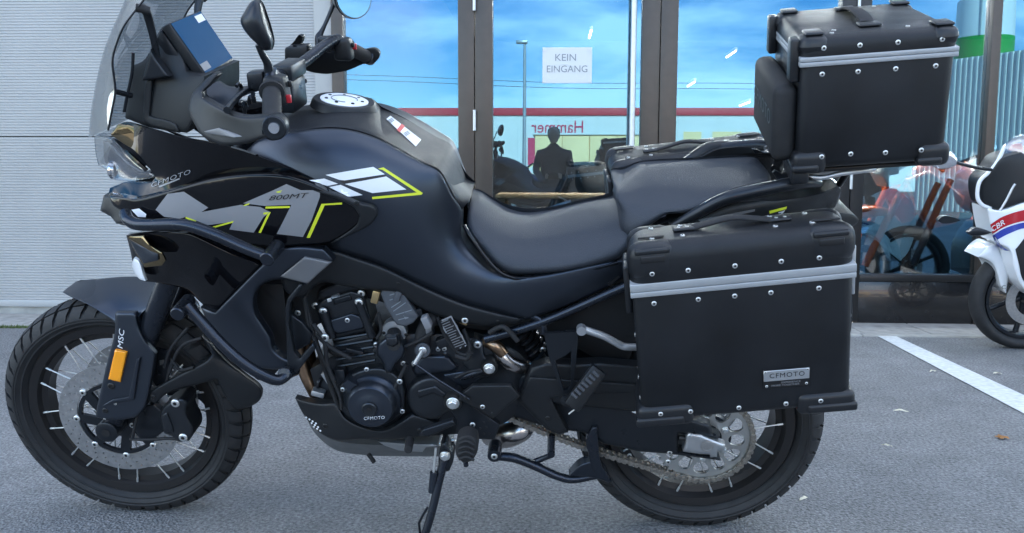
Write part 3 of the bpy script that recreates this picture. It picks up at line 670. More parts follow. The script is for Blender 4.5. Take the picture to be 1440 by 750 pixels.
# --- wheels
def wheel(name, c, R, Wt, rim_r, rimw, nsp, seed):
    wh = mk(name, *lathe_geo((c[0], -.055, c[2]), (0,1,0), [(0,.026),(.004,.03),(.012,.03),(.014,.045),(.022,.047),(.03,.03),(.08,.03),(.088,.047),(.096,.045),(.1,.03),(.11,.026)], 32), 'metalblack', bike, frame=BIKE)
    h = R-rim_r; prof = []
    for a in np.linspace(-1.0, 1.0, 25):                        # tyre section: round crown, bulging sidewall, bead
        th = a*math.pi*.86; y = math.sin(th)*Wt/2*(1 if abs(a) < .7 else 1); r = rim_r+h*.5+ (h*.5)*math.cos(th) - (.009 if abs(a) < .60 else 0)
        prof.append((y, r))
    prof[0] = (-rimw*.5-.002, rim_r-.002); prof[-1] = (rimw*.5+.002, rim_r-.002)
    parts = [rev_geo(c, prof+[(rimw*.4, rim_r-.012), (-rimw*.4, rim_r-.012)], 128)]
    # tread blocks: two centre rows and a shoulder row each side, skewed, standing proud
    def sec(u): th = u*math.pi*.86; return math.sin(th)*Wt/2, rim_r+h*.5+h*.5*math.cos(th)
    N = 46
    for k in range(N):
        a0 = 2*math.pi*k/N
        for (u0, u1, off, len_, sk) in ((.03,.24,0,.78,.32), (-.24,-.03,.5,.78,-.32), (.275,.57,.35,.74,.42), (-.57,-.275,.85,.74,-.42)):
            V = []
            nu = 3
            for lay in (-.011, .0005):
                for iu in range(nu):
                    u = u0+(u1-u0)*iu/(nu-1); y, r = sec(u); th = u*math.pi*.86
                    for e in (0, 1):
                        aa = a0+2*math.pi/N*(off+len_*e+sk*(u-u0)/(abs(u1-u0))*(1 if u0 > 0 else 1)*.9); rr = r+lay*math.cos(th); yy = y+lay*math.sin(th)
                        V.append((c[0]+rr*math.cos(aa), c[1]+yy, c[2]+rr*math.sin(aa)))
            n = 2*nu; Fc = []
            for iu in range(nu-1):
                Fc += [(n+2*iu, n+2*iu+1, n+2*iu+3, n+2*iu+2), (2*iu, n+2*iu, n+2*iu+2, 2*iu+2), (2*iu+1, 2*iu+3, n+2*iu+3, n+2*iu+1)]
            Fc += [(0,1,n+1,n), (n-2, 2*n-2, 2*n-1, n-1)]; parts.append((np.array(V), Fc))
    for s in (-1, 1):                                            # raised rings on the sidewall
        y, r = sec(.78*s); parts.append(rev_geo(c, [(y+.0*s, r-.003), (y+.0014*s, r-.002), (y+.0014*s, r+.002), (y, r+.003)], 96)); y, r = sec(.60*s); parts.append(rev_geo(c, [(y, r-.003), (y+.0014*s, r-.001), (y+.0012*s, r+.002), (y, r+.003)], 96))
    V, Fc = join(parts); mk('tyre', V, Fc, 'tyre', wh, frame=BIKE, sharp=30)
    w2 = rimw/2
    rp = [(-w2-.003, rim_r-.002),(-w2-.004, rim_r+.004),(-w2-.001, rim_r+.007),(-w2+.006, rim_r),(-w2+.006, rim_r-.012),(-w2*.55, rim_r-.016),(-w2*.45, rim_r-.028),(w2*.45, rim_r-.028),(w2*.55, rim_r-.016),(w2-.006, rim_r-.012),(w2-.006, rim_r),(w2+.001, rim_r+.007),(w2+.004, rim_r+.004),(w2+.003, rim_r-.002),
          (w2, rim_r-.016),(w2*.66, rim_r-.022),(w2*.55, rim_r-.037),(-w2*.55, rim_r-.037),(-w2*.66, rim_r-.022),(-w2, rim_r-.016)]
    V, Fc = rev_geo(c, rp, 112); mk('rim', V, Fc, 'rim', wh, frame=BIKE, sharp=30)
    # laced spokes with nipples, one object each
    sp = {}
    for k in range(nsp):
        s = 1 if k % 2 else -1; a = 2*math.pi*k/nsp; cross = .62*(1 if (k//2) % 2 else -1); key = (s, cross > 0)
        if key not in sp:
            p0 = np.array((.045*math.cos(cross), s*.040, .045*math.sin(cross))); p1 = np.array(((rim_r-.016)*math.cos(-cross*.08), s*w2*.72, (rim_r-.016)*math.sin(-cross*.08)))
            d = (p1-p0)/np.linalg.norm(p1-p0); V, Fc = join([tube_geo([p0, p1], .0019, 6, curve=False), tube_geo([p1-d*.018, p1+d*.004], .0029, 6, curve=False)])
            b0 = BASE.get(bike.name); o = mk('spoke', V, Fc, 'spoke', None); sp[key] = o.data; bpy.data.objects.remove(o)
        o = bpy.data.objects.new('spoke', sp[key]); COL.objects.link(o); o.parent = wh; o.location = c; o.rotation_euler = (0, -a, 0)
    return wh
CF, CR = np.array((0,0,.33)), np.array((1.531,0,.322))
fw = wheel('front_wheel', CF, .330, .115, .252, .072, 40, 1)
rw = wheel('rear_wheel', CR, .322, .155, .232, .118, 36, 2)
def disc(name, c, ro, ri, y, th, nb, parent, mat='steel', carrier=True, wave=0):
    n = 120; out = [(c[0]+(ro+wave*math.cos(10*2*math.pi*i/n))*math.cos(2*math.pi*i/n), c[2]+(ro+wave*math.cos(10*2*math.pi*i/n))*math.sin(2*math.pi*i/n)) for i in range(n)]
    holes = [circ(c[0], c[2], ri, 60)]
    for k in range(30):
        for j, q in enumerate((.25, .5, .75)):
            a = 2*math.pi*(k+j*.33)/30; r = ri+(ro-ri)*q+.002; holes.append(circ(c[0]+r*math.cos(a), c[2]+r*math.sin(a), .0034, 7))
    d = plate(name, out, holes, y, y+th, mat, parent, frame=BIKE)
    if carrier:
        ro2 = ri-.004; o2 = circ(c[0], c[2], ro2, 64); hs = []
        for k in range(nb):
            a0 = 2*math.pi*k/nb+.14; a1 = 2*math.pi*(k+1)/nb-.14; L = []
            for i in range(9): a = a0+(a1-a0)*i/8; L.append((c[0]+(ro2-.010)*math.cos(a), c[2]+(ro2-.010)*math.sin(a)))
            for i in range(5): a = a1-.12-(a1-a0-.24)*i/4; L.append((c[0]+.052*math.cos(a+.22), c[2]+.052*math.sin(a+.22)))
            hs.append(L)
        cr_ = plate('disc_carrier', o2, hs, y-.002, y+th+.002, 'metalblack', parent, frame=BIKE)
        for k in range(nb):
            a = 2*math.pi*k/nb; p = (c[0]+(ri+.001)*math.cos(a), y-.002 if y < 0 else y+th+.002, c[2]+(ri+.001)*math.sin(a)); put('disc_button', bolt_mesh('bolt', 'socket'), p, (0, -1 if y < 0 else 1, 0), .009, parent)
    return d
disc('brake_disc', CF, .160, .112, -.068, .005, 8, fw); disc('brake_disc', CF, .160, .112, .063, .005, 8, fw)
# rear: sprocket with teeth and windows, disc on the far side
def sprocket(c, r, nt_, y, parent):
    out = []
    for k in range(nt_):
        for q, rr in ((0,.0),(.3,.0),(.45,.008),(.6,.008)): a = 2*math.pi*(k+q)/nt_; out.append((c[0]+(r+rr)*math.cos(a), c[2]+(r+rr)*math.sin(a)))
    hs = [circ(c[0], c[2], .045, 32)]
    for k in range(12):
        a = 2*math.pi*k/12; L = []
        w_ = .19; tri = [(.066, -w_*.4), (.098, -w_), (.098, w_)] if k % 2 else [(.098, 0-.13), (.098,.13), (.066, w_*.9), (.066,-w_*.9)]
        for rr, da in tri: L.append((c[0]+rr*math.cos(a+da), c[2]+rr*math.sin(a+da)))
        hs.append([tuple(p) for p in outline(L, .008, True, 130)])
    s = plate('sprocket', out, hs, y, y+.007, 'sprocket', parent, frame=BIKE)
    for k in range(6): a = 2*math.pi*(k+.5)/6; put('sprocket_bolt', bolt_mesh('bolt', 'hex'), (c[0]+.058*math.cos(a), y, c[2]+.058*math.sin(a)), (0,-1,0), .008, parent)
SPY = -.105
sprocket(CR, .118, 42, SPY, rw)
lathe('sprocket_carrier', (CR[0], SPY+.008, CR[2]), (0,1,0), [(0,.07),(.03,.07),(.05,.05)], 'metalblack', rw, 32)
disc('rear_brake_disc', CR, .130, .088, .075, .005, 6, rw)
# --- chain: plates and rollers, one link after the other, round both sprockets
front_sp = on(655, 545, .105)
fc = np.array([front_sp[0]+.015, 0, front_sp[2]]); rf = .036; rr_ = .1215
def chain_path():
    d = CR-fc; ang = math.atan2(d[2], d[0]); L = math.hypot(d[0], d[2]); b = math.asin((rr_-rf)/L); pts = []
    up0 = ang+math.pi/2+b; lo0 = ang-math.pi/2-b
    for a in np.linspace(lo0, lo0+ (up0-lo0), 60): pts.append((CR[0]+rr_*math.cos(a), CR[2]+rr_*math.sin(a)))
    e = up0; s0 = (fc[0]+rf*math.cos(e), fc[2]+rf*math.sin(e)); p_ = pts[-1]
    for t in np.linspace(.02, 1, 60): pts.append((p_[0]+(s0[0]-p_[0])*t, p_[1]+(s0[1]-p_[1])*t))
    for a in np.linspace(up0, lo0+2*math.pi, 20): pts.append((fc[0]+rf*math.cos(a), fc[2]+rf*math.sin(a)))
    p_ = pts[-1]; q = pts[0]
    for t in np.linspace(.02, .98, 60): pts.append((p_[0]+(q[0]-p_[0])*t, p_[1]+(q[1]-p_[1])*t-.018*math.sin(math.pi*t)))
    return np.array(pts)
cp = chain_path(); seg = np.hypot(*(np.roll(cp, -1, 0)-cp).T); cum = np.concatenate([[0], np.cumsum(seg)]); tot = cum[-1]; nl = int(round(tot/.0159/2))*2; pl = tot/nl
def at(s): s %= tot; i = min(np.searchsorted(cum, s, 'right')-1, len(cp)-1); t = (s-cum[i])/max(seg[i],1e-9); return cp[i]+(cp[(i+1) % len(cp)]-cp[i])*t
parts = []
for k in range(nl):
    a, b2 = at(k*pl), at((k+1)*pl); d = (b2-a); L = np.hypot(*d); d /= L; n_ = np.array([-d[1], d[0]]); yo = .0095 if k % 2 else .0065
    prof = [a-d*.007, a-d*.004+n_*.007, a+d*.003+n_*.0072, (a+b2)/2+n_*.0048, b2-d*.003+n_*.0072, b2+d*.004+n_*.007, b2+d*.007, b2+d*.004-n_*.007, b2-d*.003-n_*.0072, (a+b2)/2-n_*.0048, a+d*.003-n_*.0072, a-d*.004-n_*.007]
    for s in (-1, 1):
        V = [(p[0], SPY+.0035+s*yo, p[1]) for p in prof]+[(p[0], SPY+.0035+s*(yo+.0022), p[1]) for p in prof]; m_ = len(prof)
        parts.append((np.array(V), [tuple(range(m_)), tuple(range(2*m_-1, m_-1, -1))]+[(i, (i+1) % m_, m_+(i+1) % m_, m_+i) for i in range(m_)]))
    parts.append(tube_geo([(a[0], SPY-.0095, a[1]), (a[0], SPY+.0165, a[1])], .0042, 7, curve=False))
V, Fc = join(parts); mk('drive_chain', V, Fc, 'chain', bike, frame=BIKE, sharp=30)

# --- dark masses that fill the middle of the bike (frame, airbox, engine cases): real blocks under the covers
panel('crankcase', PX((436,520,.12),(470,500,.13),(560,470,.13),(640,470,.13),(720,490,.12),(745,520,.11),(742,560,.11),(700,600,.12),(620,612,.13),(520,612,.13),(455,590,.12)), 'casing', bike, bulge=.02, back=-.14, step=9)
panel('airbox', PX((470,330,.10),(560,330,.13),(680,390,.13),(760,420,.12),(800,410,.11),(790,440,.11),(720,465,.11),(600,450,.12),(520,420,.12),(450,420,.10)), 'dark', bike, bulge=.01, back=-.12, step=10)
panel('headstock', PX((300,250,.07),(420,190,.08),(520,300,.10),(500,420,.09),(420,470,.10),(360,430,.09)), 'dark', bike, bulge=.01, back=-.10, step=12)
# radiator behind the shrouds
pxplate('radiator', PX((300,400),(398,400),(410,520),(330,500)), [], .16, .32, 'dark', bike)

# --- tail, seats
seat = panel('rider_seat', S1((72,300,-.05),(110,300,-.07),(160,328,-.08),(230,368,-.08),(300,380,-.09),(370,377,-.09),(450,358,-.10),(560,330,-.10),(690,304,-.10),(740,310,-.04),(770,400,.10),(775,500,.14),(745,545,.155),(715,578,.155),(500,630,.165),(290,645,.16),(240,640,.155),(190,612,.15),(130,545,.13),(62,455,.09),(50,410,.06),(58,350,.02)), 'seat', bike, bulge=.055, pw=.6, edge=.012, R=10, back=-.108, step=6, corner=60)
pill = panel('pillion_seat', S2((100,372,.08),(106,320,.03),(150,268,-.05),(230,213,-.08),(300,193,-.10),(500,174,-.12),(700,163,-.12),(830,172,-.10),(890,208,-.05),(925,265,.03),(920,300,.09),(760,345,.13),(600,400,.145),(480,455,.15),(370,462,.15),(310,500,.15),(240,545,.15),(170,582,.14),(132,572,.13),(118,520,.12),(124,440,.10)), 'seat', bike, bulge=.045, pw=.7, edge=.014, R=9, back=-.128, step=6, corner=60)
# seat piping under the rider seat
tube('seat_trim', [on(*p[:2], p[2]) for p in S1((40,430,.13),(70,480,.15),(130,565,.165),(190,630,.175),(245,657,.178),(300,662,.178),(500,645,.176),(715,592,.17))], .0045, 'gloss', bike, 8)
# tank: upper cover and satin body below the seam
tankc = panel('tank_cover', Q4((60,195,.16),(150,140,.02),(230,110,-.05),(268,100,-.06),(285,80,-.07),(350,68,-.09),(455,70,-.09),(480,82,-.085),(515,130,-.075),(580,175,-.07),(650,225,-.065),(735,300,-.06),(815,385,-.05),(838,410,-.02),(830,440,.05),(800,478,.09),(770,425,.12),(720,335,.135),(660,305,.14),(600,272,.143),(500,218,.143),(400,186,.143),(300,179,.143),(165,196,.15)), 'slate', bike, bulge=.028, pw=.7, back=-.092, step=6, corner=48)
body = panel('tank_side', Q4((20,260,.16),(60,225,.16),(165,200,.16),(300,183,.145),(400,190,.145),(500,222,.145),(600,276,.145),(660,309,.142),(718,340,.136),(768,430,.12),(797,482,.10),(798,560,.11),(812,600,.12)) + PX((668,360,.135),(690,380,.155),(722,390,.172),(765,387,.178),(872,366,.165),(884,372,.16),(874,392,.155),(806,426,.155),(757,444,.155),(735,449,.155),(700,442,.155),(650,427,.16),(600,407,.165),(540,378,.17),(500,364,.175),(452,352,.18),(400,330,.18),(350,280,.18)), 'satin', bike, bulge=.066, pw=.72, edge=.004, R=4, thick=.05, step=6, mirror='copy', corner=48)
TREE = lambda o: [o_tree[o.name]]
# filler cap with its ring and label
capc = on(484, 146, -.0); h = BIKE.hit(484, 145); capc = np.array(h[0]); capn = np.array((.16,-.03,1.)); capn /= np.linalg.norm(capn)
cc = lathe('filler_ring', capc-capn*.012, capn, [(0,.078),(.014,.074),(.019,.070),(.019,.058),(.016,.057)], 'matte', bike, 48)
cap = lathe('filler_cap', capc-capn*.004, capn, [(0,.056),(.012,.056),(.0135,.053),(.0135,.02),(.0145,.019)], 'whiteprint', bike, 48)
for k in range(7): a = k*.9; u = np.array((math.cos(a), math.sin(a), -.16*math.cos(a))); put('cap_screw', bolt_mesh('boltdark', 'socket'), capc+capn*.010+u*.042, capn, .004, cap)
tube('cap_lettering', [capc+capn*.0105+np.array((math.cos(a), math.sin(a), -.16*math.cos(a)+.03*math.sin(a)))*.030 for a in np.linspace(0,5,16)], .0012, 'printgrey', cap, 5, frame=None)
# --- frame cover below the tank (dark moulded spar cover)
spar = panel('frame_cover', PX((396,392,.19),(410,362,.20),(440,350,.20),(470,352,.195),(500,362,.19),(540,376,.185),(600,406,.18),(650,427,.175),(700,441,.17),(737,449,.165),(722,456,.16),(690,459,.16),(640,452,.165),(590,432,.17),(560,412,.175),(520,408,.18),(480,402,.18),(452,398,.18),(425,420,.18),(404,412,.185)), 'matte', bike, bulge=.006, edge=.008, R=6, thick=.03, step=5, mirror='copy')
bolts(PX((700,452,2.2),(560,399,2)), 2, spar, mat='boltdark')
# tail panels
tail = panel('tail_panel', S2((380,505,.15),(560,460,.15),(700,400,.15),(880,380,.15),(930,385,.15),(1045,372,.14),(1190,345,.12),(1280,310,.09),(1300,330,.06),(1270,420,.06),(1170,450,.10),(1000,460,.14),(800,505,.15),(600,560,.15),(420,600,.15)), 'matte', bike, bulge=.015, back=-.06, step=6)
decal('tail_stripe_white', S2((535,490),(840,432),(838,444),(560,508)), 'greyinlay', tail, BIKE, TREE(tail)); decal('tail_stripe_yellow', S2((735,500),(820,468),(822,478),(770,500)), 'yellowprint', tail, BIKE, TREE(tail)); decal('tail_stripe_yellow', S2((915,442),(1010,418),(1006,432),(918,456)), 'yellowprint', tail, BIKE, TREE(tail))
decal('tail_stripe_white', S2((925,460),(1000,438),(990,452),(935,485)), 'whiteprint', tail, BIKE, TREE(tail))
panel('tail_light', S2((1205,345,.075),(1240,300,.07),(1285,297,.05),(1298,330,.03),(1280,400,.04),(1245,440,.06),(1178,442,.085)), 'taillens', bike, bulge=.012, back=-.06, step=4)
# grab rails: near one, far one
for s in (1, -1):
    rail = [on(*p[:2], p[2]) for p in S2((400,525,.165),(520,460,.172),(640,395,.18),(735,362,.185),(900,325,.18),(1085,292,.16),(1180,300,.11))]
    if s < 0: rail = [r*[1,-1,1] for r in rail]
    tube('grab_rail', rail, [.008,.013,.014,.015,.015,.015,.010], 'metalblack', bike, 10, frame=BIKE if s > 0 else None)
panel('rail_wing', S2((400,515,.16),(560,425,.165),(700,352,.17),(810,318,.175),(1000,293,.165),(1100,283,.15),(1112,300,.15),(900,352,.175),(730,392,.18),(660,412,.178),(500,500,.17),(420,530,.165)), 'matte', bike, bulge=.004, edge=.004, R=4, thick=.02, step=4, mirror='copy')
# far grab rail (matte bow over the pillion)
V, Fc = tube_geo([on(*p[:2], p[2]) for p in S2((480,182,-.18),(560,140,-.185),(620,118,-.19),(760,112,-.19),(930,112,-.18),(985,165,-.16),(950,225,-.13))], [.014,.022,.023,.021,.022,.019,.014], 10); mk('grab_bow', V, Fc, 'matte', bike, frame=BIKE)
mk('grab_bow', V*[1,-1,1]+[0,.0,-.09], [f[::-1] for f in Fc], 'matte', bike) if False else None
# rack under the top case
panel('rack_bracket', S2((990,150,.05),(1020,160,.08),(1060,235,.11),(1062,262,.12),(1030,278,.12),(962,280,.12),(935,240,.11),(950,228,.10),(985,245,.10),(1000,225,.08)), 'metalblack', bike, bulge=.003, thick=.012, step=4, mirror='copy', curve=False)
rk = tube('luggage_rack', [on(*p[:2], p[2]) for p in S2((1040,268,.13),(1120,262,.14),(1200,265,.14),(1290,245,.14),(1380,232,.13),(1460,222,.10),(1475,219,0))], .006, 'alu', bike, 8, mirror=True)
pxplate('rack_plate', S2((1100,240),(1440,205),(1440,222),(1120,258)), [], .12, .24, 'alu', bike)
for q in ((1180,262),(1330,240)): tube('rack_strut', [on(*S2(q)[0], .10), on(*S2((q[0]-40, q[1]+60))[0], .06)], .008, 'metalblack', bike, 8, curve=False, mirror=True)
# rear mudguard flap behind the pannier
panel('mudguard', S2((1180,455,.09),(1250,448,.085),(1365,462,.07),(1395,488,.06),(1385,510,.06),(1330,545,.07),(1280,570,.08),(1220,560,.09)), 'matte', bike, bulge=.01, back=-.08, step=4)
# pannier mounting plates behind the left case
tube('pannier_frame', [on(*p[:2], .215) for p in PX((905,440),(930,340),(1120,330),(1190,400),(1160,520),(960,560),(905,440))], .008, 'metalblack', bike, 8, mirror=True)
for q in ((930,345),(1120,335)): tube('frame_stay', [on(*q, .215), on(q[0], q[1]-14, .12)], .008, 'metalblack', bike, 8, curve=False, mirror=True)
# subframe tubes
tube('subframe_tube', [on(*p[:2], p[2]) for p in PX((682,477,.15),(765,452,.155),(860,411,.16),(905,392,.16),(1010,350,.15))], .011, 'tubeblack', bike, 12, mirror=True)
tube('subframe_tube', [on(*p[:2], p[2]) for p in T4((140,135,.15),(190,160,.155),(205,215,.16))], .008, 'tubeblack', bike, 8, mirror=True)
tube('subframe_tube', [on(*p[:2], p[2]) for p in PX((700,452,.13),(790,425,.135),(900,365,.14))], .010, 'tubeblack', bike, 10, mirror=True)
panel('under_seat_cover', PX((745,452,.11),(800,430,.12),(870,392,.13),(905,385,.13),(905,440,.12),(880,520,.10),(830,500,.10),(780,470,.10)), 'dark', bike, bulge=.01, back=-.10, step=8)
panel('inner_mudguard', PX((820,500,.06),(840,450,.07),(880,432,.07),(910,440,.07),(910,560,.07),(880,545,.06),(860,500,.06)), 'rubber', bike, bulge=.006, back=-.07, step=7) if False else None
lab = pxplate('frame_label', S1((660,680),(710,640),(725,655),(680,695)), [], .165, .004, 'gloss', bike)
# exhaust: muffler on the far side, link pipe, header pipes
lathe('muffler', (1.02,.20,.50), (1.,.10,.32), [(0,.03),(.05,.05),(.10,.058),(.44,.062),(.46,.05),(.49,.04)], 'alu', bike, 32)
tube('link_pipe', [(.90,.02,.36),(.98,.08,.40),(1.02,.17,.48),(1.05,.205,.51)], .024, 'blued', bike, 14)
tube('exhaust_elbow', [on(*p[:2], p[2]) for p in PX((690,482,.10),(702,494,.135),(716,510,.14),(736,516,.12),(748,512,.06))], [.013,.016,.019,.018,.014], 'blued', bike, 16)
tube('exhaust_collar', [on(*p[:2], p[2]) for p in PX((680,480,.13),(696,486,.145),(708,498,.145))], [.012,.0155,.014], 'bronze', bike, 14)
tube('collector_pipe', [on(*p[:2], p[2]) for p in PX((690,612,.0),(712,612,.06),(735,603,.07),(742,590,.04))], [.03,.034,.03,.02], 'blued', bike, 16)
for q, wv in ((0, .10), (12, .045)):
    tube('header_pipe', [on(p[0]+q, p[1], wv) for p in Q7((85,290),(92,340),(112,410),(140,470),(175,530),(230,580))], .0175, 'bronze', bike, 16)
# rear shock with coil
h0, h1 = on(722, 455, .03), on(752, 500, .03); ax = (h1-h0); coil = []
u = np.array((ax[2],0,-ax[0])); u /= np.linalg.norm(u)
for i in range(90): t = i/89; a = t*2*math.pi*6; coil.append(h0+ax*t+u*.036*math.cos(a)+np.array((0,1,0))*.036*math.sin(a))
tube('shock_spring', coil, .0058, 'metalblack', bike, 7, sub=1, curve=False)
cyl('shock_body', h0-ax*.3, h1+ax*.3, .024, 'dark', bike)
# --- swingarm and its covers
sw = panel('swingarm', PX((690,548,.10),(745,522,.115),(800,528,.12),(860,548,.125),(920,570,.13),(975,590,.135),(1000,598,.135)) + S5((650,245,.135),(690,260,.135),(690,275,.135),(480,250,.135),(475,335,.135),(690,375,.135),(692,385,.135),(420,350,.135),(280,340,.135),(100,300,.13)) + PX((820,608,.125),(790,605,.12),(760,598,.115),(700,580,.10)), 'metalblack', bike, bulge=.004, edge=.010, R=6, thick=.035, step=5, mirror='copy', curve=False)
chg = panel('chain_guard', T4((85,510,.15),(130,402,.155),(150,365,.155),(215,345,.155),(330,352,.155),(450,345,.155),(620,360,.155),(640,440,.155),(640,520,.155),(600,560,.155),(420,540,.155),(240,524,.157),(310,650,.157),(270,660,.155),(215,640,.152)), 'matte', bike, edge=.007, R=6, thick=.03, step=5, curve=False)
panel('chain_guard_facet', T4((95,505,.164),(140,408,.166),(240,415,.166),(612,440,.166),(618,475,.166),(440,480,.166),(232,500,.168),(300,640,.166),(262,650,.164),(218,630,.162)), 'matte', chg, edge=.003, R=3, thick=.004, step=6, curve=False)
bolts(T4((219,589,3.2)), 3, chg, mat='boltdark')
decal('sticker', T4((585,538),(620,572),(590,562)), 'whiteprint', sw, BIKE, TREE(sw))
# axle block, bright cast
ab = panel('axle_block', S5((515,260,.142),(530,245,.145),(590,255,.147),(660,285,.147),(715,305,.145),(712,330,.145),(675,340,.145),(672,368,.145),(640,370,.145),(635,355,.147),(580,352,.147),(500,340,.145),(512,300,.145)), 'alu', bike, edge=.008, R=5, thick=.02, step=3, curve=False)
ax_ = on(*S5((622,307))[0], .15); lathe('axle_nut', ax_, (0,1,0), [(-.006,.0165),(-.007,.012),(.004,.011),(.004,.0)], 'steel', ab, 20); lathe('axle_bore', ax_+[0,-.0045,0], (0,1,0), [(0,.0105),(.004,.0105)], 'dark', ab, 20)
cyl('chain_adjuster', on(*S5((480,270))[0], .14), on(*S5((530,275))[0], .14), .007, 'boltdark', bike)
bolts(S5((435,345),(427,392),(232,360)), 3, sw, lateral=True)
# centre stand
cs = tube('centre_stand', [on(*p[:2], p[2]) for p in PX((694,642,.13),(722,644,.13),(752,655,.13),(785,670,.14),(808,674,.14),(845,668,.13),(858,676,.12))], [.010,.012,.012,.011,.011,.010,.006], 'tubeblack', bike, 12, mirror=True)
tube('stand_crossbar', [on(775,640,.13), on(775,640,.13)*[1,-1,1]], .010, 'tubeblack', cs, 10, curve=False); tube('stand_brace', [on(*p, .12) for p in PX((776,612),(776,640),(745,652))], .008, 'tubeblack', cs, 8, curve=False)
panel('stand_tang', PX((824,620,.15),(832,602,.15),(840,600,.15),(841,616,.15),(843,640,.15),(850,672,.15),(842,674,.15),(832,660,.15),(828,640,.15)), 'tubeblack', cs, edge=.004, R=3, thick=.014, step=3)
panel('stand_foot', PX((800,670,.15),(815,655,.15),(835,648,.15),(852,664,.15),(858,680,.15),(835,672,.15)), 'tubeblack', cs, edge=.003, R=3, thick=.03, step=4)
lathe('stand_pivot', on(695,642,.155), (0,1,0), [(0,.010),(0,.017),(.02,.018),(.05,.018)], 'tubeblack', cs, 20); bolts(PX((695,642,4)), 4, cs, lateral=True)
# side stand: from its bracket down to the asphalt
foot = BIKE.L.T @ (ground(590, 775, .006)-BIKE.o); top = on(628, 636, .17)
ss = tube('side_stand', [top, top+(foot-top)*.25, top+(foot-top)*.62+np.array((.004,0,0)), foot], [.013,.0115,.0105,.010], 'tubeblack', bike, 14)
lathe('stand_foot_pad', foot-np.array(BIKE.L.T@np.array((0,0,.006))), BIKE.L.T@np.array((0,0,1.)), [(0,.032),(.004,.034),(.012,.032),(.016,.02)], 'tubeblack', ss, 24)
panel('stand_bracket', T3((1000,120,.165),(1030,110,.168),(1060,160,.172),(1090,190,.172),(1085,250,.178),(1060,310,.182),(1030,318,.182),(980,280,.178),(985,200,.17)), 'metalblack', ss, edge=.005, R=4, thick=.04, step=3)
bolts(T3((1028,208,5.5)), 5, ss, lateral=True, kind='hex')
s0_, s1_ = on(*T3((965,150))[0], .19), on(*T3((925,590))[0], .21)
cl_ = []; 
for t in np.linspace(0,1,8): cl_.append(s0_+(s1_-s0_)*t)
tube('return_spring', cl_, .0032, 'spoke', ss, 8, curve=False); tube('spring_sleeve', [s0_+(s1_-s0_)*.38, s0_+(s1_-s0_)*.70], .0095, 'castblue', ss, 12, curve=False)
tube('stand_tang_rod', [on(*p, .215) for p in T3((905,570),(870,630),(845,680),(855,760))], .0035, 'tubeblack', ss, 8, curve=False)
# --- engine, seen from its alternator side
def blk(name, pts, w, mat='casing', parent=None, edge=.012, R=5, thick=.06, step=4, curve=False, bulge=0., corner=40):
    return panel(name, pts, mat, parent or bike, w=w, edge=edge, R=R, thick=thick, step=step, curve=curve, bulge=bulge, corner=corner)
head = blk('cylinder_head', Q7((150,150),(185,115),(300,80),(355,95),(385,215),(370,250),(225,285),(195,255)), .135)
blk('head_cover', Q7((165,85),(240,50),(330,55),(345,85),(300,98),(190,130),(160,120)), .125, 'metalblack')
blk('head_panel', Q7((205,205),(300,175),(345,190),(355,235),(245,262),(215,240)), .150, 'castblue', head, edge=.006, R=3, thick=.01, step=3)
blk('head_panel', Q7((225,120),(295,98),(305,120),(230,142)), .147, 'metalblack', head, edge=.004, R=3, thick=.01, step=3)
barrel = blk('cylinder', Q7((225,290),(375,252),(392,300),(400,380),(330,395),(262,395),(235,330)), .130)
for i in range(5):
    y0 = 275+i*27; tube('cooling_rib', [on(*p[:2], .146) for p in Q7((225+i*5, y0+8),(300+i*4, y0-4),(385+i*3, y0-18))], .0035, 'casing', barrel, 6, curve=False)
for a, b2 in (((330,130),(385,270)), ((188,168),(222,270))):
    st_ = tube('stud_tower', [on(*Q7(a)[0], .158), on(*Q7(b2)[0], .152)], .0105, 'casing', head, 12, curve=False)
bolts(Q7((330,130,5),(188,168,4.5),(341,95,4.5),(155,145,4),(84,174,3.5),(100,240,3.2),(194,274,4.8),(400,302,3.3),(362,402,3.2),(510,378,3.3),(497,453,3.6),(507,573,3.4),(266,485,3.0),(284,204,3.2),(652,322,3),(678,320,3)), 3, head, lateral=True)
blk('side_cover', Q7((250,470),(300,420),(380,395),(440,400),(500,440),(520,500),(515,580),(470,620),(400,650),(330,640),(270,590),(245,530)), .165, 'casing', thick=.06, curve=True)
# alternator cover: a turned drum with a stepped rim and a centre cap
ac = on(*Q7((385,535))[0], .185); rc = .0635
alt = lathe('alternator_cover', ac, (0,-1,0), [(-.05,rc*1.12),(-.006,rc*1.12),(.0,rc*1.06),(.004,rc*.99),(.010,rc*.96),(.022,rc*.90),(.027,rc*.83),(.028,rc*.5),(.030,rc*.45),(.030,0)], 'castblue', bike, 64)
lathe('cover_cap', ac+[0,-.0302,0], (0,-1,0), [(0,rc*.30),(.005,rc*.29),(.007,rc*.25),(.006,rc*.16),(.006,0)], 'casing', alt, 32); lathe('cap_socket', ac+[0,-.0367,0], (0,-1,0), [(0,rc*.10),(.0012,rc*.10)], 'dark', alt, 6)
ARM = [(ac[0]+rc*.98*math.cos(a), ac[2]+rc*.98*math.sin(a)) for a in np.linspace(2.05,2.5,7)]
plate('cover_lug', ARM+[(ac[0]+rc*1.35*math.cos(2.4), ac[2]+rc*1.35*math.sin(2.4)), (ac[0]+rc*1.35*math.cos(2.2), ac[2]+rc*1.35*math.sin(2.2))], [], ac[1]-.016, ac[1]+.02, 'castblue', alt)
lettering('lettering', 'CFMOTO', *[q[:2] for q in Q7((352,607),(436,602))], 4.2, 'whiteprint', alt, BIKE, TREE(alt), spacing=1.1)
pump = blk('water_pump', Q7((402,300),(440,272),(500,280),(520,320),(510,355),(480,385),(465,420),(440,415),(425,370),(405,345)), .175, 'castblue', edge=.014, R=6, curve=True)
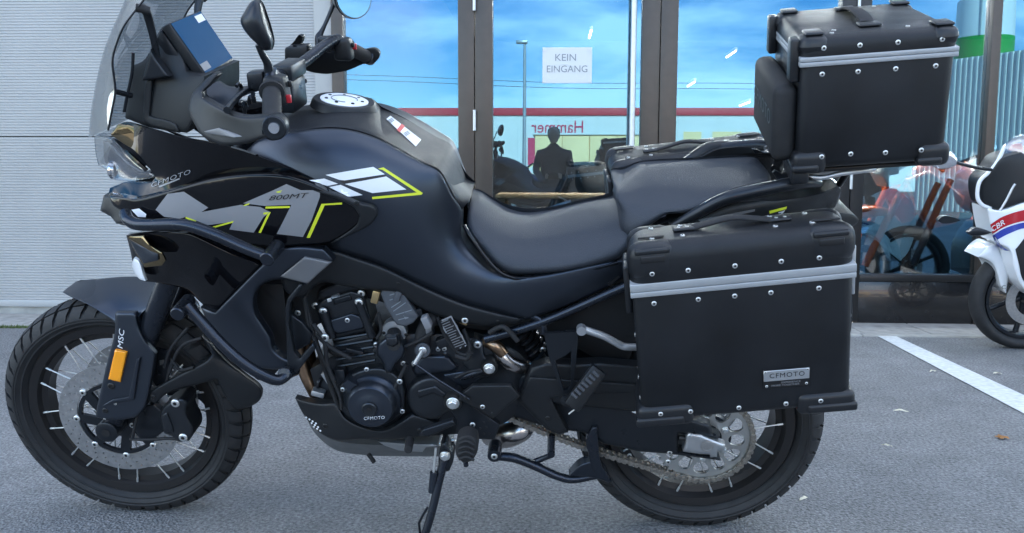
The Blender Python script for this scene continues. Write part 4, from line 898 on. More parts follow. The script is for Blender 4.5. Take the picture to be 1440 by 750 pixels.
pr = on(*Q7((475,250))[0], .15)
lathe('thermostat_flange', pr, (0,-1,0), [(-.02,.030),(.0,.0305),(.004,.029),(.005,.018)], 'alu', bike, 32); tube('coolant_neck', [pr+[0,-.002,0], pr+[.004,-.03,-.012], on(*Q7((470,300))[0], .19)], .017, 'dark', bike, 14)
bolts(Q7((432,255,2.2),(522,262,2.2)), 2, pump, lateral=True, mat='boltdark')
blk('pump_boss', Q7((440,275),(485,272),(490,300),(470,312),(445,305)), .193, 'casing', pump, edge=.005, R=3, thick=.02, step=3)
ecu = blk('ignition_module', Q7((418,92),(440,72),(505,80),(535,130),(572,188),(552,214),(520,228),(485,222),(468,195),(440,150)), .172, 'ecu', edge=.004, R=3, thick=.016, step=3)
for i, (u0, v0, u1, v1) in enumerate(((455,120,480,112),(462,150,500,125),(470,165,520,130),(455,100,475,94),(480,180,545,160),(490,200,520,192))): decal('module_print', Q7((u0,v0),(u1,v1),(u1+1.5,v1+3),(u0+1.5,v0+3)), 'printgrey', ecu, BIKE, TREE(ecu), step=3)
decal('module_code', Q7((512,183),(527,178),(533,194),(518,199)), 'silverprint', ecu, BIKE, TREE(ecu), step=3)
tube('coolant_hose', [on(*p[:2], p[2]) for p in Q7((700,200,.10),(640,195,.14),(610,215,.15),(590,270,.155),(585,330,.16),(575,340,.16))], [.016,.018,.019,.019,.015,.012], 'rubber', bike, 14)
decal('hose_tag', Q7((598,222),(622,214),(626,252),(604,262)), 'silverprint', bike, BIKE, None, step=3)
cyl('clutch_slave', on(*Q7((590,326))[0], .19), on(*Q7((590,326))[0], .12), .020, 'casing', bike); bolts(Q7((590,326,5),(558,380,4.5)), 4, bike, lateral=True)
tube('gear_linkage', [on(*p[:2], p[2]) for p in Q7((590,326,.200),(558,380,.205))], .006, 'alu', bike, 8, curve=False)
tube('shift_rod', [on(*p[:2], p[2]) for p in Q7((560,382,.207),(650,445,.212),(740,500,.215),(779,525,.215))], .0035, 'tubeblack', bike, 8, curve=False)
plq = pxplate('type_plate', Q7((656,206),(706,184),(772,308),(722,327)), [], .178, .003, 'blackprint', bike)
for i in range(12):
    t0 = .06+i*.075; A = np.array((656,206)); B2 = np.array((722,327)); C2 = np.array((706,184)); D2 = np.array((772,308))
    p0 = A+(B2-A)*t0; p1 = C2+(D2-C2)*t0; p2 = C2+(D2-C2)*(t0+.022); p3 = A+(B2-A)*(t0+.022); sh = random.uniform(.62,.9)
    decal('plate_print', Q7(tuple(p0+(p1-p0)*.10), tuple(p0+(p1-p0)*sh), tuple(p3+(p2-p3)*sh), tuple(p3+(p2-p3)*.10)), 'silverprint', plq, BIKE, TREE(plq), step=4)
for e in (((656,206),(706,184),(709,190),(659,212)), ((719,321),(769,302),(772,308),(722,327)), ((656,206),(661,204),(727,325),(722,327)), ((701,186),(706,184),(772,308),(767,310))): decal('plate_border', Q7(*e), 'silverprint', plq, BIKE, TREE(plq), step=4)
# gear-side covers
spc = blk('sprocket_cover', Q7((528,520),(535,480),(570,448),(620,432),(655,440),(720,480),(745,520),(725,555),(690,575),(650,605),(585,600),(545,570)), .175, 'casing', edge=.012, R=7, curve=True)
blk('cover_ridge', Q7((565,490),(640,470),(690,505),(680,520),(630,500),(575,520)), .188, 'casing', spc, edge=.004, R=3, thick=.01, step=3, curve=True)
blk('gearbox_lid', Q7((545,400),(590,345),(690,345),(735,395),(720,415),(560,430)), .150, 'castblue', edge=.010, R=5)
blk('gearbox_case', Q7((560,440),(720,410),(820,400),(830,440),(760,480),(700,470),(640,430)), .140, 'castblue', edge=.010, R=5)
# frame plates round the swingarm pivot
heel = panel('heel_guard', Q8((203,318,.205),(245,287,.205),(372,286,.205),(402,322,.205),(345,365,.205),(312,396,.205),(200,332,.205)), 'matte', bike, edge=.004, R=3, thick=.010, step=4, curve=False)
decal('heel_slot', Q8((235,335),(262,350),(300,378),(290,384),(250,362),(228,345)), 'dark', heel, BIKE, TREE(heel), step=3)
foot_pl = panel('footpeg_plate', Q8((155,345,.185),(180,312,.185),(205,325,.19),(335,415,.19),(318,465,.19),(235,462,.19),(190,440,.185),(195,400,.185)), 'metalblack', bike, edge=.004, R=3, thick=.014, step=4, curve=False)
bolts(Q8((222,328,2.2),(310,380,2.2)), 2, heel, lateral=True, mat='boltdark'); bolts(Q8((245,416,3.4),(180,472,3.8),(278,357,3.0)), 3, foot_pl, lateral=True)
for q in ((282,408),(300,404),(270,428),(290,425),(300,445),(282,446)): bolts(Q8((*q,1.5)), 1.5, foot_pl, mat='dark', lateral=True)
lathe('pivot_boss', on(*Q8((180,345))[0], .205), (0,1,0), [(0,.013),(0,.021),(.004,.023),(.05,.023)], 'boltdark', bike, 28); bolts(Q8((180,345,7)), 7, bike, lateral=True, kind='hex')
lathe('pivot_boss', on(*Q8((300,231))[0], .17), (0,1,0), [(0,.012),(0,.018),(.004,.020),(.05,.020)], 'boltdark', bike, 24); bolts(Q8((300,231,6.2)), 6, bike, lateral=True, kind='hex')
plt_ = panel('pivot_plate', Q8((215,165,.13),(250,128,.135),(280,140,.14),(284,190,.15),(318,215,.15),(318,245,.15),(280,262,.15),(240,245,.145),(205,210,.14)), 'casing', bike, edge=.005, R=4, thick=.03, step=4, curve=True); bolts(Q8((262,152,5.0),(220,72,4.2)), 5, bike, lateral=True)
tube('gear_shaft', [on(*p[:2], p[2]) for p in Q8((205,262,.14),(300,232,.15))], .010, 'tubeblack', bike, 10, curve=False)
tube('brake_line', [on(*p[:2], p[2]) for p in Q8((130,60,.16),(150,110,.165),(190,170,.17),(225,185,.17),(235,160,.165),(215,100,.15))], .005, 'rubber', bike, 8)
# rider foot peg with rubber
peg = panel('foot_peg', Q8((190,478,.30),(200,458,.30),(232,448,.30),(258,462,.30),(262,500,.30),(245,535,.30),(215,542,.30),(192,518,.30)), 'rubber', bike, edge=.008, R=5, thick=.035, step=3, curve=True)
for i in range(4): tube('peg_rib', [on(*p, .310) for p in Q8((200, 478+i*17),(225, 470+i*17),(250, 482+i*17))], .0035, 'rubber', peg, 6)
cyl('peg_tip', on(*Q8((224,552))[0], .29), on(*Q8((222,538))[0], .29), .006, 'tubeblack', peg)
cyl('peg_mount', on(*Q8((232,455))[0], .25), on(*Q8((240,430))[0], .18), .013, 'metalblack', bike)
panel('gear_lever', Q8((68,452,.235),(80,432,.235),(180,400,.225),(190,415,.225),(100,455,.235)), 'metalblack', bike, edge=.004, R=3, thick=.012, step=3, curve=False)
cyl('shift_peg', on(*T3((785,90))[0], .20), on(*T3((770,165))[0], .25), .010, 'rubber', bike)
# pillion peg hanger with its window
hg = pxplate('pillion_hanger', T4((203,218),(352,208),(352,250),(345,330),(330,450),(310,480),(285,485),(262,425),(225,320)), [T4((250,335),(300,312),(322,292),(322,440),(308,462),(290,468))], .19, .012, 'metalblack', bike, mirror='join')
bolts(T4((198,289,3.6),(290,509,2.6)), 3, hg, lateral=True)
pp = box('pillion_peg', (-.02,-.012,-.055), (.02,.012,.055), 'matte', bike, .004, 2, tf=lambda V: V@roty(.62).T@rotx(-.3).T+on(*T4((385,455))[0], .235), frame=BIKE)
for i in range(7):
    t = i/6; a = np.array((325,478))+(np.array((420,384))-np.array((325,478)))*t; tube('peg_rib', [on(*T4(tuple(a))[0], .262), on(*T4((a[0]+22, a[1]+20))[0], .262)], .004, 'alu' if False else 'ecu', pp, 6, curve=False)
tube('peg_pin', [on(*T4((312,570))[0], .225), on(*T4((350,540))[0], .225)], .002, 'spoke', pp, 6, curve=False)
cyl('peg_joint', on(*T4((292,510))[0], .20), on(*T4((345,520))[0], .23), .013, 'metalblack', pp)
# silver stay tube in front of the pannier
sy = tube('pannier_stay', [on(*p[:2], p[2]) for p in T4((368,195,.225),(400,205,.225),(470,230,.225),(540,268,.225),(570,275,.225),(640,275,.22))], .0085, 'alu', bike, 12, mirror=True)
lathe('stay_eye', on(*T4((368,207))[0], .24), (0,1,0), [(0,.006),(0,.011),(.018,.011)], 'alu', sy, 20)
# bash plate: black side guard and grey skid
gd = panel('engine_guard', Q7((72,520,.14),(110,532,.15),(180,542,.16),(240,535,.165),(275,600,.18),(350,640,.19),(430,652,.19),(495,622,.19),(548,585,.18),(645,622,.17),(660,645,.16),(590,672,.17),(540,680,.175),(430,688,.18),(330,685,.18),(240,690,.17),(165,655,.16),(110,592,.145)), 'matte', bike, edge=.006, R=5, thick=.02, step=4, mirror='copy', curve=True)
for r in range(4):
    for c_ in range(4): 
        a = Q7((118+c_*13+r*9, 598+r*15+c_*8))[0]; decal('guard_hole', [(a[0]-1.7,a[1]-1),(a[0]+.2,a[1]-1.7),(a[0]+1.7,a[1]),(a[0],a[1]+1.5)], 'whiteprint', gd, BIKE, TREE(gd), step=2)
bolts(Q7((195,632,3.4),(578,650,3.0)), 3, gd, lateral=True, mat='boltdark')
panel('skid_plate', PX((428,578,.10),(440,598,.10),(462,616,.105),(490,623,.11),(540,626,.11),(600,622,.11),(616,626,.10),(634,636,.07),(630,642,.05),(560,642,.05),(510,640,.05),(470,632,.05),(440,606,.06)), 'bash', bike, bulge=.006, back=-.10, step=5)
bolts(T3((720,103,3),(852,108,3)), 3, gd, lateral=True)
tube('drain_hose', [on(*p, .12) for p in T3((490,195),(510,220),(530,250))], .006, 'rubber', bike, 8)
tube('vent_hose', [on(*p[:2], p[2]) for p in Q7((110,100,.15),(125,180,.165),(150,270,.17),(180,360,.17),(210,450,.17),(240,530,.17),(265,565,.16))], .0062, 'rubber', bike, 8)
tube('cable', [on(*p[:2], p[2]) for p in Q7((150,260,.15),(190,290,.16),(230,330,.165),(300,360,.165))], .004, 'rubber', bike, 8)
for i in range(16):                                                  # small fittings in the gaps between the covers
    px, py = Q7((random.uniform(140,700), random.uniform(240,440)))[0]; a = on(px, py, .125); b2 = a+np.array((random.uniform(-.04,.04), random.uniform(-.01,.02), random.uniform(-.04,.04))); tube('wire_loom', [a, (a+b2)/2+[0,-.012,.008], b2], random.uniform(.003,.007), random.choice(('rubber','casing','metalblack')), bike, 7)
E4 = Q(400,360,.4)
panel('oil_pan', T3((560,108,.15),(640,112,.15),(760,122,.15),(980,128,.14),(985,140,.14),(895,146,.14),(870,180,.13),(700,168,.13),(600,132,.14)), 'alu', bike, edge=.004, R=3, thick=.05, step=3, curve=False)
for q in (((163,140),(192,130),(196,142),(168,151)), ((150,152),(164,148),(167,159),(153,163))): decal('cover_tag', E4(*q), 'alu', head, BIKE, None, step=3)
for (x_, y_, w_, h_, wv, mt) in ((322,140,16,30,.165,'brass'),(402,130,14,34,.170,'ecu'),(440,200,26,16,.165,'ecu'),(632,226,18,14,.15,'brass'),(470,195,22,18,.155,'metalblack'),(560,300,30,22,.15,'casing'),(250,330,40,10,.15,'casing'),(200,420,22,40,.155,'casing'),(160,430,18,44,.15,'alu'),(120,480,30,14,.14,'alu'),(500,230,16,28,.178,'silverprint'),(345,450,26,30,.165,'casing')):
    p = on(*E4((x_, y_))[0], wv); k_ = .4/740; box('engine_fitting', (-w_*k_/1., -.012, -h_*k_/1.), (w_*k_/1., .012, h_*k_/1.), mt, bike, .003, 2, tf=lambda V: V@roty(random.uniform(-.5,.5)).T+p, frame=BIKE)
for pts in (((70,130),(85,250),(120,330),(190,480),(200,540)), ((110,275),(160,320),(235,362)), ((325,290),(340,260),(330,200)), ((420,320),(470,300),(520,270)), ((430,380),(405,430),(385,470)), ((600,350),(640,362),(655,340)), ((690,400),(640,410),(600,430)), ((720,270),(770,250),(820,300)), ((100,240),(140,300),(150,380),(175,440))):
    tube('engine_hose', [on(*q, .172+.004*i) for i, q in enumerate(E4(*pts))], random.uniform(.0035,.0065), 'rubber', bike, 8)
bolts(E4((270,132,4.6),(262,165,5),(135,195,4.6),(108,175,4.2),(142,288,5),(322,313,3.4),(417,378,3.4),(405,442,3.6),(289,400,3.2),(205,470,3.0),(414,547,3.2),(540,327,3),(562,327,3),(907,330,4.2),(594,655,4.4),(45,200,3.4),(62,257,3.2)), 3.4, bike, lateral=True)
# --- front end
ftop, faxle = on(239, 392, .105), on(157, 600, .10); fd = (ftop-faxle); fl = np.linalg.norm(fd); fd /= fl
for s in (1, -1):
    m_ = np.array((1, s, 1)); a = faxle*m_; d = fd*m_
    fk = lathe('fork_leg', a, d, [(.0,.020),(.02,.024),(.10,.024),(.13,.0215),(.28,.0215),(.282,.027),(.30,.029),(.32,.0275),(fl+.36,.0275),(fl+.37,.02)], 'tubeblack', bike, 28, BIKE if s > 0 else None)
    lathe('axle_clamp', a-np.array((0,.03*s,0)), (0,s,0), [(0,.012),(0,.026),(.002,.029),(.055,.029)], 'metalblack', fk, 24, BIKE if s > 0 else None); lathe('axle_hole', a-np.array((0,.0315*s,0)), (0,s,0), [(0,.011),(.001,.011)], 'dark', fk, 20, None)
for t, zz in ((fl+.05, 0), (fl+.24, 0)):
    p = (faxle+fd*t); box('triple_clamp', (-.035,-.135,-.018), (.05,.135,.018), 'metalblack', bike, .008, 2, tf=lambda V: V@roty(math.atan2(fd[0], fd[2])).T+[p[0],0,p[2]], frame=BIKE)
fen = panel('front_fender', T1((330,192,.02),(352,172,-.01),(400,155,-.035),(500,126,-.05),(620,112,-.055),(740,112,-.055),(850,135,-.04),(850,200,.09),(790,262,.115),(735,320,.12),(722,358,.125),(735,400,.125),(615,400,.12),(608,360,.115),(585,335,.11),(520,290,.10),(440,245,.085),(370,215,.06)), 'satin', bike, bulge=.012, pw=.8, edge=.003, R=4, back=-.05, step=5, corner=50)
V = np.array([v.co[:] for v in fen.data.vertices]); 
gdp = panel('fork_guard', Q5((338,125,.126),(398,125,.128),(406,165,.132),(425,205,.138),(456,245,.14),(447,300,.142),(425,400,.142),(398,432,.14),(345,440,.138),(300,436,.135),(280,430,.132),(286,395,.135),(305,310,.135),(322,240,.133),(336,185,.13)), 'satin', bike, edge=.006, R=4, thick=.012, step=4, mirror='copy', corner=35)
panel('guard_facet', Q5((400,262,.150),(410,258,.150),(392,380,.150),(300,398,.146),(330,380,.148),(378,372,.150)), 'satin', gdp, edge=.002, R=3, thick=.004, step=3, curve=False)
rf_ = panel('reflector', Q5((337,234,.146),(372,241,.146),(353,329,.146),(317,320,.146)), 'amber', gdp, edge=.004, R=2, thick=.006, step=3, curve=False)
bolts(Q5((327,340,4.2),(309,412,3.4)), 4, gdp, mat='boltdark', lateral=True); bolts(Q5((338,392,1.6),(307,436,1.4)), 1.5, gdp, lateral=True)
lettering('lettering', 'MSC', *Q5((360,230),(366,172)), 7.5, 'whiteprint', gdp, BIKE, TREE(gdp), shear=.25)
# rear half of the front fender with its stay arm
rf2 = panel('fender_rear', Q6((330,300,.06),(380,345,.075),(430,400,.085),(500,455,.09),(552,498,.09),(555,535,.085),(530,560,.08),(480,578,.08),(450,570,.085),(420,530,.09),(395,480,.095),(390,465,.098),(330,480,.105),(200,520,.12),(160,555,.13),(135,548,.13),(125,530,.13),(135,512,.13),(250,445,.115),(345,398,.105),(370,372,.095),(350,340,.07)), 'matte', bike, bulge=.008, edge=.004, R=4, thick=.010, step=4, mirror='join')
bolts(Q6((147,532,3.2)), 3, rf2, mat='boltdark', lateral=True)
for s in (1,):
    cal = panel('brake_caliper', Q6((175,590,.118),(195,560,.118),(250,535,.118),(280,548,.118),(275,590,.118),(298,640,.118),(300,670,.118),(285,695,.118),(245,700,.118),(220,680,.118),(190,668,.118),(180,630,.118)), 'casing', bike, edge=.012, R=5, thick=.055, step=3, mirror='copy', curve=True)
    panel('caliper_body', Q6((180,600,.132),(200,590,.132),(220,640,.132),(225,665,.132),(195,660,.132),(185,635,.132)), 'casing', cal, edge=.003, R=3, thick=.006, step=3)
bolts(Q6((232,555,5),(262,684,5),(70,638,3.2),(92,638,2.6),(158,630,2.6)), 4, cal, lateral=True)
lettering('lettering', 'J.JUAN', *Q6((206,655),(200,605)), 3.5, 'printgrey', cal, BIKE, TREE(cal))
for p in (((70,690),(90,600),(118,560),(140,540)), ((60,690),(140,692),(200,688),(240,690)), ((210,440),(235,370),(270,330),(330,310)), ((190,420),(215,350),(280,270)), ((200,470),(220,400),(250,430),(300,420))):
    tube('brake_hose', [on(*q, .118) for q in Q6(*p)], .0042, 'rubber', bike, 8)
panel('caliper_bracket', Q6((80,560,.085),(150,560,.085),(200,600,.085),(190,660,.085),(150,690,.085),(100,690,.085),(70,640,.085)), 'metalblack', bike, edge=.004, R=4, thick=.03, step=4, curve=False)
pxplate('sensor_bracket', Q6((150,345),(215,360),(200,470),(165,500),(140,460)), [Q6((168,395),(190,390),(188,412),(170,415)), Q6((160,430),(182,432),(180,452),(162,450))], .10, .006, 'metalblack', bike)
# --- fairing
cowl = panel('upper_cowl', Q3((95,62,.07),(112,20,.07),(150,8,.09),(270,40,.165),(390,74,.20),(560,106,.215),(700,142,.22),(900,218,.224),(1043,276,.225),(1043,310,.224),(960,262,.224),(880,245,.222),(730,240,.218),(560,258,.210),(400,302,.20),(200,356,.17),(120,345,.13),(75,330,.11),(80,308,.10),(150,285,.12),(270,285,.165),(290,258,.165),(210,152,.14)), 'gloss', bike, bulge=.004, pw=1., thick=.01, step=4, mirror='join', corner=40)
tint = panel('tinted_quarter', Q1((190,505,.095),(230,508,.11),(330,530,.135),(437,556,.155),(360,590,.15),(280,622,.135),(215,585,.11),(160,547,.085)), 'amber_mirror', bike, bulge=.004, thick=.006, step=3, mirror='copy', curve=False)
lens = panel('headlight_lens', Q1((95,552,.002),(128,540,.03),(160,562,.07),(215,618,.10),(300,692,.135),(342,716,.15),(300,728,.13),(235,737,.10),(178,732,.07),(142,690,.03),(112,672,.002),(100,615,.002)), 'lens', bike, bulge=.012, thick=.006, step=3, mirror='join', corner=40)
panel('headlight_reflector', Q1((130,570,.012),(165,590,.03),(230,660,.07),(300,702,.10),(235,725,.07),(185,715,.04),(155,680,.02),(135,650,.012)), 'lampgrey', lens, bulge=.004, thick=.008, step=3, mirror='join')
panel('headlight_frame', Q1((215,610,.106),(225,612,.108),(310,690,.14),(300,697,.138)), 'gloss', lens, thick=.006, step=3, mirror='join', curve=False)
lathe('projector', on(*Q1((185,690))[0], .03), (-1,-.1,.0), [(0,.02),(.012,.022),(.016,.018),(.017,.0)], 'chrome', lens, 20)
# windscreen: curved clear sheet between its two edges, with a dark moulded rim
cen = Q1((268,-95),(252,-40),(240,5),(215,75),(165,190),(130,300),(106,430),(97,545)); edg = Q1((372,-100),(330,-55),(292,5),(207,110),(162,240),(182,366),(165,450),(150,528))
rows = []
for c_, e in zip(cen, edg):
    a = on(*c_, .0); b2 = on(*e, .165); row = []
    for s in np.linspace(-1, 1, 17): q = abs(s); row.append((a[0]+(b2[0]-a[0])*q**2, -(-b2[1])*s*-1 if False else b2[1]*-s, a[2]+(b2[2]-a[2])*q**2))
    rows.append(row)
G = np.array(rows); nr = 40; t_ = np.linspace(0, len(rows)-1, nr); G2 = np.zeros((nr, 17, 3))
for k in range(17):
    for c_ in range(3): G2[:, k, c_] = np.interp(t_, range(len(rows)), G[:, k, c_])
for it in range(3): G2[1:-1] = (G2[:-2]+2*G2[1:-1]+G2[2:])/4
V = np.concatenate([G2.reshape(-1,3), G2.reshape(-1,3)+[.0035,0,.001]]); n = nr*17; Fc = []
for i in range(nr-1):
    for k in range(16): a = i*17+k; Fc += [(a, a+1, a+18, a+17), (n+a+17, n+a+18, n+a+1, n+a)]
rim = [i*17 for i in range(nr)]+[(nr-1)*17+k for k in range(1,17)]+[i*17+16 for i in range(nr-2,-1,-1)]+[k for k in range(15,0,-1)]
Fc += [(rim[i], rim[(i+1) % len(rim)], n+rim[(i+1) % len(rim)], n+rim[i]) for i in range(len(rim))]
ws = mk('windscreen', V, Fc, 'perspex', bike)
tube('screen_edge', [G2[i,k] for i,k in [(j,16) for j in range(nr)]], .0022, 'metalblack', ws, 6, sub=1); tube('screen_edge', [G2[j,0] for j in range(nr)], .0022, 'metalblack', ws, 6, sub=1)
# decal on the lower screen
# screen brackets, triangular mounts, adjuster rods
for s in (1, -1):
    m_ = np.array((1, s, 1)); F_ = BIKE if s > 0 else None; P_ = lambda *pts: [on(*q[:2], q[2])*m_ for q in Q1(*pts)]
    br = tube('screen_bracket', P_((262,34,.155),(300,40,.145),(318,90,.13),(335,160,.12),(348,232,.11)), [.008,.010,.009,.008,.008], 'metalblack', bike, 8, frame=F_)
    tube('screen_knob', P_((262,30,.162),(318,46,.150)), .0085, 'rubber', br, 10, curve=False, frame=F_)
    tube('adjuster_rod', P_((252,215,.13),(246,300,.13),(225,400,.13),(215,455,.13)), .0035, 'metalblack', bike, 8, frame=F_)
    tube('screen_pin', P_((172,370,.158),(205,378,.14),(245,388,.12)), .006, 'metalblack', bike, 8, frame=F_)
panel('bracket_mount', Q1((322,200,.13),(340,235,.13),(398,312,.13),(340,322,.13),(288,327,.13),(305,265,.13)), 'metalblack', bike, edge=.006, R=4, thick=.02, step=3, mirror='copy', curve=False)
# inner cockpit shell behind the screen
panel('cockpit_shell', Q1((245,270,.09),(300,240,.09),(370,110,.06),(410,95,.06),(470,290,.10),(540,310,.12),(530,420,.13),(470,540,.14),(330,520,.12),(220,480,.10),(225,400,.09)), 'matte', bike, bulge=.01, back=-.10, step=6)
panel('cockpit_rib', Q1((300,330,.115),(330,320,.115),(320,470,.12),(420,500,.135),(440,540,.14),(330,515,.125),(290,490,.12)), 'matte', bike, edge=.004, R=3, thick=.01, step=3)
# display: slab between its near and its far edge
nA, nB = on(*Q1((396,95))[0], .092), on(*Q1((545,308))[0], .092); fA, fB = on(*Q1((525,42))[0], -.092), on(*Q1((662,250))[0], -.092)
nrm = np.cross(nB-nA, fA-nA); nrm /= np.linalg.norm(nrm); nrm = nrm if nrm[0] < 0 else -nrm
V, Fc = hexa(np.array([nA+nrm*.022, nB+nrm*.022, fB+nrm*.022, fA+nrm*.022, nA, nB, fB, fA]), .004, 2); dsp = mk('display', V, Fc, 'matte', bike, frame=BIKE)
def dq(u0, v0, u1, v1, lift): return [nA+(nB-nA)*u+(fA-nA)*v-nrm*lift for u, v in ((u0,v0),(u1,v0),(u1,v1),(u0,v1))]
mk('display_glass', dq(.02,.03,.98,.97,.0012), [(0,1,2,3)], 'screen', dsp, smooth=False, recalc=False)
mk('sticker', dq(.06,.70,.19,.94,.0018), [(0,1,2,3)], 'whiteprint', dsp, smooth=False, recalc=False); mk('sticker', dq(.80,.03,.93,.26,.0018), [(0,1,2,3)], 'silverprint', dsp, smooth=False, recalc=False)
V, Fc = hexa(np.array([nA+nrm*.05+(nB-nA)*.1, nB+nrm*.05-(nB-nA)*.1, fB+nrm*.05-(nB-nA)*.1, fA+nrm*.05+(nB-nA)*.1, nA+nrm*.023, nB+nrm*.023, fB+nrm*.023, fA+nrm*.023]), .006, 2); mk('display_housing', V, Fc, 'metalblack', bike, frame=BIKE)
# side fairing with the big graphic
sf = panel('side_fairing', Q3((70,338,.17),(145,350,.20),(200,358,.212),(400,306,.232),(560,262,.235),(730,243,.24),(880,250,.243),(1000,285,.245)) + PX((470,273,.248),(505,288,.245),(524,294,.24),(527,303,.235),(518,314,.235),(490,330,.235),(462,341,.235),(430,345,.235),(395,347,.24),(350,343,.245),(310,330,.245),(262,315,.24),(200,310,.225),(180,300,.21),(160,290,.19)), 'gloss', bike, bulge=.008, pw=1., edge=.005, R=4, thick=.02, step=4, mirror='copy', corner=45)
TF = TREE(sf)
panel('fairing_trim', PX((440,268,.252),(470,272,.252),(506,286,.250),(526,292,.245),(530,303,.242),(519,317,.242),(488,333,.242),(464,343,.242),(500,318,.247),(506,304,.25),(495,290,.252)), 'matte', bike, edge=.004, R=3, thick=.012, step=3, mirror='copy', corner=60)
dq3 = lambda nm, mat, *p: decal(nm, Q3(*p), mat, sf, BIKE, TF, step=4)
dq3('graphic_m', 'silverprint', (290,408),(345,335),(420,325),(532,398),(500,418),(680,385),(770,395),(815,418),(785,440),(740,512),(628,498),(645,462),(530,478),(430,440),(400,448),(330,440))
dq3('graphic_t', 'silverprint', (690,378),(830,318),(890,290),(955,318),(1010,318),(1043,330),(1043,348),(1005,455),(965,532),(845,518),(880,450),(912,385),(790,390))
dq3('stripe_yellow', 'yellowprint', (795,393),(905,390),(905,399),(793,402)); dq3('stripe_yellow', 'yellowprint', (785,420),(818,418),(772,514),(762,512),(802,428),(783,429)); dq3('stripe_yellow', 'yellowprint', (550,485),(648,458),(645,466),(565,489)); dq3('stripe_yellow', 'yellowprint', (430,440),(478,458),(470,464),(426,446))
dq3('stripe_yellow', 'yellowprint', (840,326),(870,318),(865,328),(850,330)); dq3('stripe_yellow', 'yellowprint', (690,388),(722,376),(718,384),(700,390))
decal_any = lambda nm, mat, *p: decal(nm, Q4(*p), mat, sf, BIKE, None, step=4)
d4 = lambda nm, mat, tr, *p: decal(nm, Q4(*p), mat, tr, BIKE, [o_tree[tr.name]], step=4)
d4('stripe_yellow', 'yellowprint', sf, (236,580),(290,457),(365,452),(365,459),(302,462),(248,580)); d4('stripe_yellow', 'yellowprint', sf, (385,448),(448,440),(446,447),(390,456))
lettering('lettering', '800MT', *Q3((812,364),(995,350)), 6.5, 'blackprint', sf, BIKE, TF, shear=.35, lift=.0026)
d4('stripe_white', 'whiteprint', body, (305,352),(478,323),(520,350),(375,372),(355,370)); d4('stripe_white', 'whiteprint', body, (375,385),(525,358),(598,405),(475,418))
decal_any('stripe_white', 'whiteprint', (245,373),(300,365),(350,384),(312,392)); decal_any('stripe_white', 'whiteprint', (318,396),(360,388),(440,425),(385,432))
d4('stripe_yellow', 'yellowprint', body, (495,330),(515,325),(658,418),(652,424),(475,440),(473,432),(636,416),(512,334))
d4('stripe_dark', 'blackprint', body, (355,375),(520,352),(525,357),(372,383))
# warning label on the tank cover
lb = [(525,150),(540,138),(652,225),(632,250)]
decal('warning_label', Q4(*lb), 'whiteprint', tankc, BIKE, TREE(tankc), step=4); decal('warning_stripe', Q4((562,190),(580,168),(592,177),(573,200)), 'redprint', tankc, BIKE, TREE(tankc), step=3, lift=.0018)
for i in range(6): decal('label_print', Q4((530+i*3+48*(i>2),160+i*4+35*(i>2)-4),(538+i*3+48*(i>2)+8,150+i*4+35*(i>2)-4),(541+i*3+48*(i>2)+8,152+i*4+35*(i>2)-4),(533+i*3+48*(i>2),162+i*4+35*(i>2)-4)), 'printgrey', tankc, BIKE, TREE(tankc), step=3, lift=.0018)
lettering('lettering', 'CFMOTO', *Q3((275,306),(455,240)), 6., 'silverprint', cowl, BIKE, TREE(cowl), shear=.3, spacing=1.1)
decal('underline', Q3((305,300),(400,262),(402,268),(310,306)), 'silverprint', cowl, BIKE, TREE(cowl), step=4)
panel('air_inlet', Q3((395,200,.165),(410,165,.165),(455,128,.168),(485,128,.17),(490,160,.172),(440,200,.175),(405,212,.172)), 'satin', bike, edge=.008, R=4, thick=.01, step=3)
bolts(Q4((418,455,3.4)), 3, sf, mat='boltdark', lateral=True)
# nose beak around the crash bar mount
panel('nose_beak', Q3((35,412,.10),(52,342,.10),(145,350,.14),(205,362,.17),(245,395,.19),(250,440,.20),(215,408,.19),(165,405,.18),(150,470,.17),(110,472,.15),(85,440,.12)), 'matte', bike, edge=.008, R=5, thick=.03, step=3, mirror='join', curve=False)
panel('nose_inner', Q3((75,370,.11),(150,375,.13),(210,400,.15),(245,440,.17),(200,470,.16),(140,480,.14),(95,450,.11)), 'dark', bike, thick=.04, step=4, mirror='join')
decal('beak_highlight', Q3((180,408),(215,402),(248,428),(245,442),(210,440)), 'whiteprint', bike, BIKE, None, step=3)  # bright highlight on the beak, painted as a white decal
# lower fairing, lamps
lf = panel('lower_fairing', Q3((155,526,.17),(225,518,.20),(300,514,.22),(420,514,.235),(475,532,.24),(600,592,.24),(772,662,.23)) + PX((345,396,.225),(303,440,.20),(285,428,.19),(262,408,.18),(222,398,.17),(203,396,.15),(190,380,.13),(183,352,.14)), 'gloss', bike, bulge=.006, pw=1., edge=.004, R=4, thick=.02, step=4, mirror='copy', corner=42)
panel('lamp_bezel', Q3((160,532,.192),(230,528,.215),(262,572,.232),(318,606,.238),(335,640,.238),(318,664,.236),(240,672,.220),(205,620,.20)), 'amber_mirror', lf, bulge=.004, thick=.006, step=3, curve=False, mirror='copy')
panel('lamp_glass', Q3((170,545,.20),(215,570,.216),(300,612,.240),(300,640,.240),(235,655,.222),(205,610,.206)), 'castblue', lf, bulge=.004, thick=.004, step=3, curve=False, mirror='copy')
panel('running_lamp', Q3((190,630,.17),(212,645,.185),(228,690,.19),(243,735,.19),(215,725,.175),(188,690,.155),(182,655,.155)), 'whitepaint', lf, bulge=.006, thick=.01, step=3, mirror='copy')
